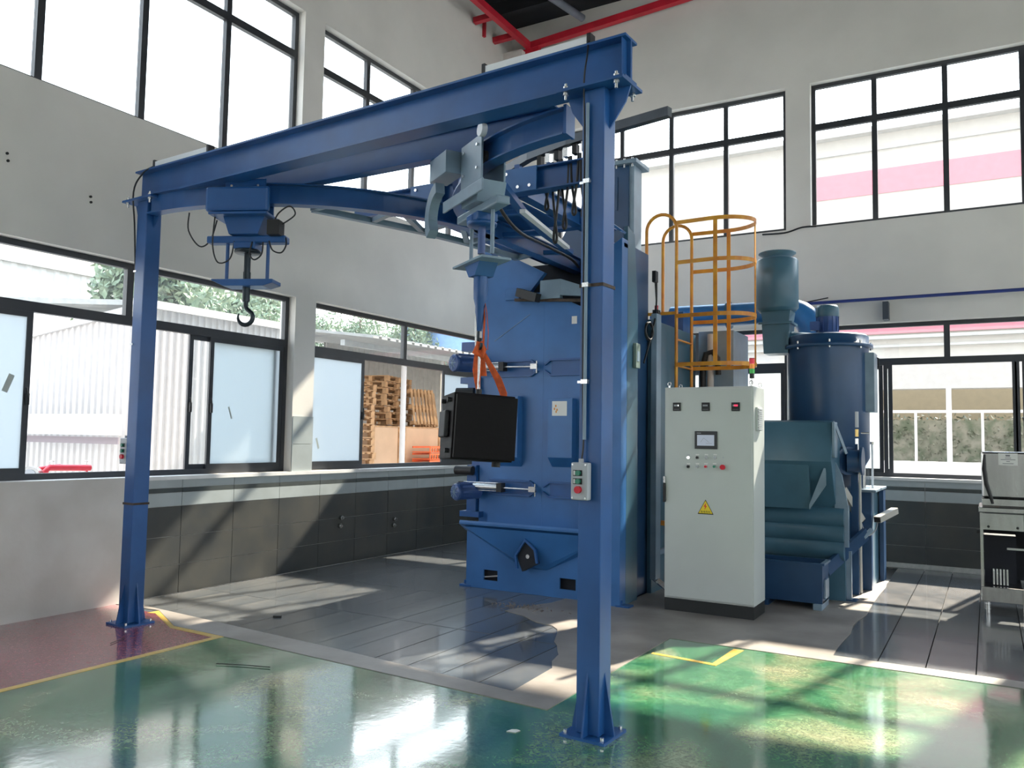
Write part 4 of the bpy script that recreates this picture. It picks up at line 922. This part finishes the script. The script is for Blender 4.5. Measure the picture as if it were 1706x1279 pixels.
# separator hood in front of the collector
hp=thing('separator_hood','slanted blue steel hood and ribbed drum between the cabinet and the dust collector','hopper',(5.4,-2.9,0))
MB().prism([(-3.10,1.82),(-3.02,1.84),(-2.62,1.60),(-2.62,0.95),(-2.95,0.93),(-3.24,1.42)],4.92,5.72,axis=0).build('hood',TEAL,hp,0.004)
B((5.722,-3.18,1.46),(5.745,-3.0,1.82)).build('hood_flange',PALEB,hp)
MB().bar((5.74,-3.1,1.80),(5.83,-3.0,1.50),0.012,0.03).build('stay_rod',PALEB,hp)
MB().prism([(-3.22,1.40),(-3.14,0.93),(-3.10,0.93),(-3.17,1.40)],4.92,5.50,axis=0).build('hood_flap',TEAL,hp)
MB().prism([(5.50,0.93),(5.66,1.18),(5.66,1.40),(5.50,0.98)],-3.2,-3.17,axis=1).build('flap_edge',PALEB,hp)
for k,z in enumerate((0.88,0.72,0.56)):
    MB().cyl((4.92,-2.93,z-.04),(5.80,-2.93,z-.04),0.115,20).build('drum_rib',TEAL,hp)
B((4.95,-2.95,0.0),(5.80,-2.6,0.95)).build('lower_casing',TEAL,hp)
MB().prism([(5.70,1.45),(5.78,1.28),(5.84,0.95),(5.84,0.55),(5.72,0.55)],-2.98,-2.94,axis=1).build('end_plate',PALEB,hp)
tg=thing('shot_trough','open blue steel collecting trough with feet on the floor beside the cabinet','trough',(5.4,-3.5,0))
t_=MB().box((5.0,-3.56,0.06),(5.68,-3.545,0.44)).box((5.0,-3.22,0.06),(5.68,-3.205,0.44)).box((5.665,-3.545,0.06),(5.68,-3.22,0.44)).box((5.0,-3.545,0.06),(5.015,-3.22,0.44)).box((5.0,-3.545,0.06),(5.68,-3.22,0.075))
t_.build('tub',NAVY,tg)
for a,b in (((4.99,-3.575,0.425),(5.70,-3.54,0.445)),((4.99,-3.225,0.425),(5.70,-3.19,0.445)),((5.66,-3.54,0.425),(5.70,-3.225,0.445))): B(a,b).build('rim',PALEB if b[0]==5.70 and a[0]>5.5 else NAVY,tg)
for x in (5.1,5.6): B((x,-3.60,0.0),(x+.08,-3.2,0.06)).build('foot',PALEB if x>5.5 else NAVY,tg)
B((5.682,-3.5,0.10),(5.70,-3.3,0.28)).build('pocket',PALEB,tg)
fr2=thing('tipping_stand','blue angled steel lifting arm and post rising behind the collecting trough','frame',(5.85,-3.0,0))
MB().bar((5.66,-3.20,0.34),(5.95,-2.55,0.66),0.04,0.13).build('arm',NAVY,fr2)
B((5.80,-2.88,0.0),(5.85,-2.83,0.50)).build('post',PALEB,fr2); B((5.70,-2.92,0.0),(5.90,-2.76,0.015)).build('base_plate',NAVY,fr2)
MB().cyl((5.93,-2.6,0.62),(6.0,-2.5,0.70),0.025,10).build('pin',PALEB,fr2)
# pump cabinet on the right
bxr=thing('pump_cabinet','narrow dark blue cabinet with a pale lid right of the dust collector','cabinet',(5.9,-1.6,0))
B((5.66,-2.12,0.0),(5.955,-2.02,1.07)).build('front_plate',NAVY,bxr); B((5.90,-2.02,0.0),(5.955,-1.86,1.07)).build('side_plate',PALEB,bxr)
B((5.66,-2.0,0.0),(5.94,-1.15,1.06)).build('casing',TEAL,bxr); B((5.955,-1.35,0.0),(6.0,-1.12,1.06)).build('corner_post',NAVY,bxr)
B((5.63,-2.16,1.072),(6.01,-1.08,1.10)).build('lid',PALEB,bxr,0.004)
fg=thing('flow_gauge','clear upright gauge tubes standing on the pale lid of the pump cabinet','gauge',(5.9,-1.8,1.1))
for dx,m,rad in ((-.09,TUBE,.016),(-.03,STEEL,.028),(.03,TUBE,.02),(.09,LEDW,.012)): MB().cyl((5.87+dx*.7,-1.85+dx,1.10),(5.87+dx*.7,-1.85+dx,1.62),rad,12).build('tube',m,fg)
B((5.80,-1.95,1.60),(5.95,-1.75,1.63)).build('top_plate',BOLT,fg)
vv=thing('valve_stack','grey and brass pneumatic valves on an upright pipe beside the dust collector','valves',(5.88,-2.5,0))
MB().cyl((5.88,-2.42,0.02),(5.88,-2.42,2.0),0.016,10).build('riser_pipe',CREAM,vv)
for z0,z1,m in ((1.18,1.28,STEEL),(1.30,1.42,GREYP),(1.45,1.52,BLACK),(1.54,1.66,STEEL),(1.68,1.76,mat('brass',(0.45,0.32,0.12),0.3,0.8)),(1.78,1.95,GREYP)):
    MB().cyl((5.84,-2.45,z0),(5.84,-2.45,z1),0.04,12).build('valve_body',m,vv)
B((5.86,-2.48,1.34),(5.93,-2.40,1.46)).build('yellow_valve_tag',WARN,vv)
MB().cyl((5.86,-2.42,1.72),(5.98,-2.40,1.72),0.01,8).build('tap',BOLT,vv)
def trunk(label,p,q):
    r=thing('cable_trunking',label,'trunking',p); MB().bar(p,q,0.075,0.065).build('casing',CREAM,r)
    d=(V(q)-V(p)).normalized(); MB().bar(V(p)-d*.012,V(p),0.065,0.055).build('open_end',BLACK,r)
trunk('short slanting cream cable trunking in front of the dust collector leg',(5.88,-2.35,0.78),(5.72,-2.55,1.12))
trunk('short horizontal cream cable trunking at the side of the pump cabinet',(6.02,-2.15,0.78),(6.16,-1.75,0.86))
cable('thin grey cable drooping between the two cream trunkings',[(5.88,-2.36,0.76),(5.93,-2.3,0.62),(6.0,-2.2,0.66),(6.02,-2.12,0.77)],0.007,m=GREYP,name='thin_cable')

# pipe along the back wall
pl=thing('air_pipe','blue compressed air pipe running along the back wall above the lower windows','pipe',(7.0,-0.15,3.55))
MB().cyl((3.6,-0.16,3.54),(13.5,-0.16,3.54),0.022,12).build('pipe',mat('navy_pipe',(0.02,0.04,0.20),0.4,noise=0.1),pl)
B((5.90,-0.17,3.26),(5.97,-0.003,3.50)).build('bracket',mat('slate_metal',(0.05,0.06,0.08),0.5),pl)
B((8.9,-0.17,3.26),(8.97,-0.003,3.50)).build('bracket',MATS['slate_metal'],pl)
cable('thin black cable along the sill of the upper back windows',[(4.3,-0.02,4.62),(4.62,-0.02,4.61),(4.85,-0.02,4.66),(5.05,-0.02,4.655)],0.012,name='thin_cable')
cable('black cable strung along the wall above the horizontal blue duct',[(4.15,-0.06,3.60),(4.6,-0.05,3.55),(5.2,-0.05,3.62)],0.008,name='thin_cable')

# ------------------------------------------------------------------ stainless machine
ss=thing('stainless_washer','stainless steel hooded machine with open underside at the right edge of the photo','machine',(7.4,-2.6,0))
SX0,SX1,SY0,SY1=7.0,7.95,-2.78,-2.15
B((SX0+.02,SY0+.03,1.10),(SX1,SY1,1.55)).build('hood',STAIN,ss,0.02)
B((SX0+.02,SY0+.0,1.03),(SX1,SY1,1.098)).build('hood_base',STAIN,ss,0.004)
B((SX0-.01,SY0-.03,0.965),(SX1,SY1,1.015)).build('table_edge',STAIN,ss,0.006)
B((SX0+.02,SY0,0.80),(SX0+.36,SY0+.02,0.955)).build('control_fascia',STAIN,ss)
for x in (SX0+.07,SX0+.31): MB().cyl((x,SY0,0.83),(x,SY0-.008,0.83),0.012,10).build('fascia_screw',BLACK,ss)
B((SX0+.37,SY0-.03,0.78),(SX1,SY0,0.95)).build('drawer_front',CABG,ss)
B((SX0,SY0+.01,0.11),(SX0+.025,SY1,0.96)).build('side_panel',STAIN,ss)
B((SX1-.02,SY0+.01,0.11),(SX1,SY1,0.96)).build('side_panel',STAIN,ss)
B((SX0+.03,SY1-.02,0.26),(SX1-.02,SY1,0.8)).build('painted_shade_panel',DARK,ss)  # dark sheet paints the shade of the open underside
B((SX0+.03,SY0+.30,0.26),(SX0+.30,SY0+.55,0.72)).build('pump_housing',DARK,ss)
B((SX0,SY0-.02,0.12),(SX0+.34,SY1,0.26)).build('lower_shelf',STAIN,ss,0.004)
B((SX0+.34,SY0-.03,0.0),(SX0+.365,SY0+.02,0.26)).build('shelf_post',STAIN,ss)
for k in range(5): B((SX0+.10+.028*k,SY0+.10,0.27),(SX0+.115+.028*k,SY0+.12,0.42)).build('grille_bar',BOLT,ss)
for x,y in ((SX0+.05,SY0+.03),(SX1-.06,SY0+.03),(SX0+.05,SY1-.06),(SX1-.06,SY1-.06)): MB().cyl((x,y,0.0),(x,y,0.12),0.028,14).build('foot',STEEL,ss)
MB().bar((SX0+.22,SY0+.1,0.62),(SX1-.05,SY0+.1,0.62),0.02,0.02).build('cross_rail',STEEL,ss)
MB().tube([(SX0+.05,SY0-.005,1.52),(SX0+.045,SY0-.015,1.38),(SX0+.06,SY0-.02,1.24),(SX0+.10,SY0-.02,1.10),(SX0+.11,SY0-.02,1.05)],[0.010,0.02,0.02,0.016,0.012],10).build('lift_arm',BLACK,ss)
lbp=B((SX0+.165,SY0+.012,1.42),(SX0+.325,SY0+.015,1.535)).build('rating_label',PAPER,ss)
# the label: emblem and rows of fine unreadable print
MB().box((SX0+.225,SY0+.0105,1.505),(SX0+.262,SY0+.012,1.522)).build('label_emblem',GINK,lbp)
for z,w_ in ((1.488,.05),(1.472,.12),(1.455,.03),(1.435,.09)): B((SX0+.245-w_/2,SY0+.0105,z),(SX0+.245+w_/2,SY0+.012,z+.006)).build('label_print',GINK,lbp)
MB().cyl((SX0+.0,SY0,0.78),(SX0-.03,SY0,0.78),0.02,10).build('side_knob',BLACK,ss)

# ------------------------------------------------------------------ floor bits
random.seed(11)
for k,(x,y,l) in enumerate(((3.62,-7.93,0.0),)):
    o=MB().prism([(x,y),(x+.05,y+.01),(x+.06,y+.05),(x+.035,y+.055),(x+.01,y+.04)],0.001,0.004,axis=2).build('paper_scrap',PAPER); 
    p=None
    tag(o,'small torn white paper scrap on the green floor','paper scrap')
def pix(px,py,z=0.0):
    d=(fw+rr*((px-W/2)/fpx)-uu*((py-H/2)/fpx)); o=V((7.089,-11.951,1.6)); t=(z-o.z)/d.z; return o+d*t
bpy.data.objects['paper_scrap'].location=pix(852,1218)-V((3.64,-7.91,0))
pa,pb_=pix(360,1107),pix(450,1113)
tag(MB().tube([(pa.x,pa.y,.008),((pa.x+pb_.x)/2,(pa.y+pb_.y)/2+.01,.008),(pb_.x,pb_.y,.008)],0.003,6).build('cable_tie',BLACK),'thin black cable tie lying on the green floor','cable tie')
pa,pb_=pix(184,1073),pix(207,1064)
tag(MB().tube([(pa.x,pa.y,.007),(pb_.x,pb_.y,.007)],0.003,6).build('wire_offcut',BLACK),'short dark wire offcut lying on the red floor','wire')
pa=pix(455,1028); tag(MB().bar((pa.x,pa.y,.008),(pa.x+.06,pa.y+.04,.008),0.02,0.012).build('metal_offcut',BLACK),'small dark metal offcut on the grey floor tiles','offcut')
deb=MB(); c=pix(868,1012)
for k in range(70):
    x=c.x+random.gauss(0,.16); y=c.y+random.gauss(0,.07); a=random.uniform(0,PI); l=random.uniform(.01,.035)
    deb.bar((x,y,.006),(x+l*math.cos(a),y+l*math.sin(a),.006+random.uniform(0,.012)),random.uniform(.004,.015),0.004)
tag(deb.build('paint_flakes',mat('rust_flakes',(0.16,0.13,0.12),0.8,noise=0.3)),'small heap of brown flakes on the floor before the machine','debris',kind='stuff')

# ------------------------------------------------------------------ outdoors
struct(B((-60,-60,-0.45),(60,80,-0.31)).build('yard_ground',YARD))
def ribwall(name,p,q,z0,z1,m,step=0.2,parent=None,z1b=None):
    """profiled steel sheet wall from p to q"""
    p=V(p);q=V(q);L=(q-p).length;d=(q-p)/L;n=V((-d.y,d.x,0)); k=int(L/step); vs=[];fs=[]
    z1b=z1 if z1b is None else z1b
    prof=[]
    for i in range(k):
        for t,o in ((0,0),(.5,0),(.62,.03),(.88,.03)): prof.append((i+t)*step)
    offs=[0,0,.03,.03]*k
    prof.append(k*step); offs.append(0)
    for s_,o in zip(prof,offs):
        c=p+d*s_+n*o; zt=z1+(z1b-z1)*s_/L
        vs+=[(c.x,c.y,z0),(c.x,c.y,zt)]; c2=p+d*s_-n*.06; vs+=[(c2.x,c2.y,z0),(c2.x,c2.y,zt)]
    for i in range(len(prof)-1):
        a=i*4;b=a+4; fs+=[(a,b,b+1,a+1),(a+2,a+3,b+3,b+2),(a+1,b+1,b+3,a+3)]
    return MB().add(vs,fs).build(name,m,parent)
wh=thing('white_warehouse','white corrugated steel warehouse outside the left windows','building',(-8,-2,-0.3))
ribwall('front_wall',(-4.0,-1.2,0),(-4.0,-4.25,0),-0.3,3.55,OUTW,0.13,wh)
ribwall('end_wall',(-4.0,-4.25,0),(-6.8,-4.25,0),-0.3,3.42,OUTW,0.16,wh,z1b=3.15)
B((-4.02,-4.3,3.50),(-3.9,-1.15,3.62)).build('eaves_trim',OUTW,wh)
MB().bar((-3.98,-4.3,3.46),(-6.9,-4.3,3.18),0.06,0.1).build('verge_trim',OUTW,wh)
MB().prism([(-4.0,3.60),(-8.5,4.0),(-8.5,3.9),(-4.0,3.52)],-4.2,-1.2,axis=1).build('roof',OUTG,wh)
cp=thing('canopy_beam','white horizontal steel canopy beam in front of the warehouse end wall','beam',(-5.5,-4.9,1.5))
B((-7.5,-4.9,1.55),(-3.7,-4.6,1.85)).build('beam',OUTW,cp)
B((-6.5,-4.62,1.42),(-3.75,-4.60,1.52)).build('painted_shadow',mat('shadow_grey',(0.25,0.22,0.25),0.7),cp)  # grey strip painted in as the shadow under the canopy beam
cr_=thing('cream_building','distant cream flat roofed building beyond the white sheds','building',(-24,2,0))
B((-30,0.5,-0.3),(-22,7.0,10.0)).build('wall',OUTC,cr_)
B((-30.2,0.3,10.0),(-21.8,7.2,10.3)).build('parapet',OUTW,cr_)
w2=thing('white_shed','low white corrugated shed left of the big tree outside','building',(-13,-1,0))
ribwall('wall',(-16.0,7.0,0),(-16.0,-7.2,0),-0.3,6.2,OUTW,0.4,w2)
B((-16.2,-7.2,6.2),(-15.9,7.0,6.42)).build('eaves_trim',OUTG,w2)
# red hydrant pipes
rp=thing('red_standpipe','red fire main with a bent pipe and two taps below the left window outside','pipe',(-1.3,-7.4,0.6))
def lpt(px,py,X):
    d=(fw+rr*((px-W/2)/fpx)-uu*((py-H/2)/fpx)); o=V((7.089,-11.951,1.6)); t=(X-o.x)/d.x; return o+d*t
g0=lpt(75,785,-1.6); P_=[V((g0.x,g0.y,-0.3)),lpt(75,785,-1.6),lpt(82,779,-1.6),lpt(150,779,-1.6)]
MB().tube(P_,0.035,12).build('main_pipe',RED,rp)
MB().tube([lpt(66,781,-1.8),lpt(100,776,-1.8)],0.025,10).build('branch_pipe',RED,rp)
g1=lpt(145,779,-1.6); MB().tube([g1,V((g1.x,g1.y,-0.3))],0.012,8).build('drain_pipe',RED,rp)
for px in (87,143): MB().cyl(lpt(px,779,-1.6),lpt(px,767,-1.6),0.012,8).cyl(lpt(px-3,768,-1.6),lpt(px+3,768,-1.6),0.008,8).build('tap',BOLT,rp)
cyl_=thing('gas_meter','round grey metal meter at the foot of the left window outside','meter',lpt(57,790,-1.6))
c=lpt(55,792,-1.6); MB().cyl(c,c+V((0.10,-0.10,0)),0.10,20).build('body',STEEL,cyl_); MB().cyl(c+V((0.10,-0.10,0)),c+V((0.11,-0.11,0)),0.07,20).build('dial',GREYP,cyl_); MB().cyl(V((c.x,c.y,-0.3)),c,0.02,10).build('riser',STEEL,cyl_)

# storage shed with pallets outside the second window
sh=thing('storage_shed','open sided shed with grey sheet roof sheltering pallets and crates outside','shed',(-6,3,-0.3))
ribwall('back_wall',(-8.2,9.8,0),(-8.2,4.3,0),-0.3,4.2,OUTS,0.22,sh)
ribwall('side_wall',(-2.6,9.8,0),(-8.2,9.8,0),-0.3,4.0,OUTS,0.22,sh)
rfm=MB()
for k in range(46):
    y0=-0.9+k*0.24; rfm.prism([(-2.2,3.32),(-9.5,4.25),(-9.5,4.29),(-2.2,3.36)],y0,y0+0.16,axis=1); rfm.prism([(-2.2,3.36),(-9.5,4.29),(-9.5,4.31),(-2.2,3.38)],y0+.16,y0+0.24,axis=1)
tag(rfm.build('roof_sheet',OUTG,sh),kind='stuff')
for p in ((-2.9,0.9),(-2.9,5.6)): MB().cyl((p[0],p[1],-0.3),(p[0],p[1],3.42),0.055,12).build('post',OUTW,sh)
B((-2.95,-0.9,3.22),(-2.85,9.8,3.32)).build('roof_beam',OUTG,sh)
def pallet_meshes():
    a=MB()
    for k in range(7): a.box((-0.5,-0.6+k*0.185,0.115),(0.5,-0.6+k*0.185+0.10,0.135))
    b=MB()
    for x in (-0.5,-0.05,0.4): b.box((x,-0.6,0.0),(x+.10,0.6,0.018))
    c=MB()
    for x in (-0.5,-0.05,0.4):
        for y in (-0.6,-0.06,0.48): c.box((x,y,0.018),(x+.10,y+.12,0.115))
    out=[]
    for n,mb in (('deck_boards',a),('bottom_boards',b),('blocks',c)):
        me=bpy.data.meshes.new(n); me.from_pydata([tuple(v) for v in mb.v],[],mb.f); me.materials.append(WOOD); out.append((n,me))
    return out
PM=pallet_meshes()
deckm=bpy.data.meshes.new('deck_board'); _b=B((-0.5,0,0.115),(0.5,0.10,0.135)); deckm.from_pydata([tuple(v) for v in _b.v],[],_b.f); deckm.materials.append(WOOD)
ORD=['topmost','second','third','fourth','fifth','sixth','seventh','eighth','ninth','tenth','eleventh','twelfth','thirteenth','fourteenth','fifteenth','sixteenth','seventeenth','eighteenth','nineteenth','lowest']
def pallet(loc_,rot,label,group,full=False):
    r=bpy.data.objects.new('pallet',None); COL.objects.link(r); r.location=loc_; r.rotation_euler=rot; r.scale=(0.95,0.95,1.0) if loc_[0]<-5.2 or loc_[1]<2 else (0.85,0.66,1.0); tag(r,label,'pallet',group)
    for n,me in PM:
        if n=='deck_boards':
            for k in range(7):
                o=bpy.data.objects.new('deck_board',deckm); COL.objects.link(o); o.parent=r; o.location=(0,-0.6+.185*k,0)
            continue
        o=bpy.data.objects.new(n[:-1] if n!='blocks' else 'block_row',me); COL.objects.link(o); o.parent=r; o['kind']='stuff'
    return r
for k in range(20):
    pallet((-4.45+random.uniform(-.02,.02),0.78+random.uniform(-.03,.03),-0.14+0.14*k+(0.02 if k>11 else 0)),(0,0,random.uniform(-.04,.04)),('topmost' if k==19 else 'lowest' if k==0 else ORD[19-k]+' from top')+' pallet in the tall straight stack left of the shed post','pallets in the tall straight stack')
for k in range(8):
    pallet((-5.6+random.uniform(-.04,.04),3.62+random.uniform(-.08,.08)-.02*k,1.86+0.145*k),(random.uniform(-.02,.02)-.04,0.0,0.1+random.uniform(-.08,.08)),('topmost' if k==7 else 'lowest' if k==0 else ORD[7-k]+' from top')+' pallet in the leaning stack behind the white shed post','pallets in the leaning stack')
pallet((-4.75,3.92,2.30),(0,math.radians(80),-0.10),'pale wooden pallet stood on edge against the corrugated shed wall','pallets stood on edge')
pallet((-5.05,4.45,2.25),(0.1,math.radians(80),0.1),'darker wooden pallet on edge behind the pale upright pallet','pallets stood on edge')
def crate(label,a,b,m,slats=True):
    r=thing('board_crate',label,'crate',((a[0]+b[0])/2,(a[1]+b[1])/2,a[2])); B(a,b).build('box',m,r,0.01)
    if slats:
        for y in (a[1],b[1]-.08): B((b[0],y,a[2]),(b[0]+.03,y+.08,b[2])).build('batten',WOOD,r)
        B((a[0],a[1],b[2]),(b[0],b[1],b[2]+.03)).build('lid',WOOD,r)
crate('tan board crate nearest the tall pallet stack',(-6.3,1.75,-0.3),(-4.4,2.75,1.80),BOARD)
crate('tan board crate right of the white shed post',(-6.3,2.85,-0.3),(-4.4,4.3,1.80),BOARD)
crate('tan board crate at the far right of the row in the shed',(-6.3,4.4,-0.3),(-4.4,5.8,1.74),BOARD)
oc=thing('orange_crate_stack','stack of orange plastic mesh crates in front of the tan crates','crates',(-3.9,3.1,-0.3))
for i in range(2):
    for k in range(11):
        y=2.95+i*0.75; z=-0.3+0.155*k
        f_=MB().box((-4.2,y,z),(-3.7,y+.7,z+.02)).box((-3.72,y,z+.10),(-3.70,y+.7,z+.14)).box((-4.2,y,z+.10),(-4.18,y+.7,z+.14))
        for q in range(8): f_.box((-3.72,y+.095*q,z+.02),(-3.70,y+.095*q+.02,z+.10))
        f_.build('crate',ONET if i==0 or k%3 else PAPER,oc)
# blue building behind shed roof
bb=thing('blue_roof_building','distant building with pale blue roof and red wall beyond the shed','building',(-14,24,0))
B((-18,18,-0.3),(-10,34,5.4)).build('wall',OUTP,bb)
MB().prism([(-9.6,5.4),(-14,7.4),(-18.4,5.4)],17.6,34.4,axis=1).build('roof',mat('pale_blue_roof',(0.22,0.36,0.62),0.6,noise=0.08),bb)

# long building across the yard beyond the back wall
ob_=thing('factory_building','long pale factory facade with red bands across the yard behind the back windows','building',(6,6,-0.3))
FYY=12.0; FK=(FYY+11.95)/16.95
def X5(x): return 7.09+(x-7.09)*FK
def Z5(z): return 1.6+(z-1.6)*FK
XL,XRR=-5.2,34.0
B((XL,FYY,Z5(2.65)),(XRR,FYY+.5,Z5(7.62))).build('facade',mat('off_white_facade',(0.36,0.345,0.325),0.8,noise=0.04),ob_)
B((XL-.2,FYY-.3,Z5(7.62)),(XRR,FYY+.6,Z5(7.62)+.15)).build('eaves',OUTG,ob_)
B((X5(4.2),FYY-.03,Z5(6.44)),(XRR,FYY,Z5(6.92))).build('red_band',OUTP,ob_)
B((XL,FYY-.10,Z5(3.70)),(XRR,FYY,Z5(4.05))).build('red_band',OUTP,ob_)
for z0,z1 in ((3.60,3.66),(3.44,3.48)): B((XL,FYY-.14,Z5(z0)),(XRR,FYY,Z5(z1))).build('ledge',OUTG,ob_)
B((X5(4.2),FYY-.07,Z5(7.30)),(XRR,FYY,Z5(7.33))).build('ledge',OUTG,ob_)
B((XL,FYY+3.6,-0.3),(XRR,FYY+4.0,Z5(3.2))).build('rear_wall',mat('dull_tan_wall',(0.20,0.18,0.13),0.85,noise=0.05),ob_)
for x in (2,6.47,10.9,15): B((X5(x)-.06,FYY-.05,-0.3),(X5(x)+.06,FYY+.06,Z5(2.65))).build('post',OUTW,ob_)
B((XL,FYY-.03,Z5(2.20)),(XRR,FYY+.03,Z5(2.25))).build('rail',OUTW,ob_)
for x in (4.9,5.92,7.0,8.1): B((X5(x)-.03,FYY-.03,-0.3),(X5(x)+.03,FYY+.02,Z5(2.2))).build('picket',OUTW,ob_)
B((XL,FYY-.1,-0.3),(XRR,FYY+.1,Z5(1.30))).build('plinth_wall',OUTW,ob_)
random.seed(5)
def foliage(mb,n,fn,s0,s1):
    for k in range(n):
        c=fn(); a=V((random.gauss(0,1),random.gauss(0,1),random.gauss(0,1))).normalized(); b=a.cross(V((random.gauss(0,1),random.gauss(0,1),random.gauss(0,1)))).normalized(); s=random.uniform(s0,s1)
        mb.add([c-a*s,c+b*s*.45,c+a*s,c-b*s*.45],[(0,1,2,3)])
    return mb
hg=foliage(MB(),9000,lambda:V((random.uniform(2.5,12),random.uniform(13.5,14.4),random.triangular(0.8,2.5,1.9))),0.04,0.09)
h_=thing('clipped_hedge','clipped hedge behind the white railing across the yard','hedge',(6,13.9,-0.3))
tag(hg.build('leaves',HEDG,h_),kind='stuff'); B((2.6,13.6,-0.3),(11.8,14.3,2.3)).build('core',HEDG,h_)
def tree(label,x,y,hgt,rad,n,g=None,droop=0.5):
    r=thing('leafy_tree',label,'tree',(x,y,-0.3),g)
    MB().tube([(x,y,-0.3),(x+.1,y,hgt*.4),(x,y+.1,hgt*.8)],[rad*.09,rad*.06,rad*.02],10).build('trunk',BARK,r)
    cl=[(V((x,y,hgt*.62))+V((random.gauss(0,.35),random.gauss(0,.35),random.gauss(0,.32)))*rad, random.uniform(.35,.6)*rad) for _ in range(16)]
    def fn():
        c,q=random.choice(cl); d=V((random.gauss(0,1),random.gauss(0,1),random.gauss(0,1))).normalized()*q*random.uniform(.55,1); d.z=d.z*1.15-droop*abs(random.gauss(0,.25))*rad*.4
        return c+d
    tag(foliage(MB(),n,fn,rad*.035,rad*.085).build('crown',LEAF,r),kind='stuff')
tree('large drooping tree beyond the white warehouse outside the left window',-12.6,2.0,8.7,2.1,9000)
tree('broad tree just right of the left gantry column outside',-18.2,10.4,9.6,2.2,7000)
tree('low bushy tree close to the warehouse gable below the big tree',-10.2,-0.4,5.6,1.2,3500)
gt='small trees beyond the shed roof'
random.seed(21)
for i,(x,y,h,l) in enumerate(((-14.2,7.8,7.6,'leftmost small tree seen over the shed roof'),(-15,10.8,8.7,'second small tree from the left over the shed roof'),(-15,13.4,9.1,'third small tree from the left over the shed roof'),(-15,17.0,9.3,'rightmost wide tree seen over the shed roof'))):
    tree(l,x,y,h,1.25 if i<3 else 1.7,3500,gt)
for o in bpy.data.objects:
    if o.type=='MESH' and o.parent is None and 'kind' not in o and 'label' not in o: print('UNTAGGED',o.name)
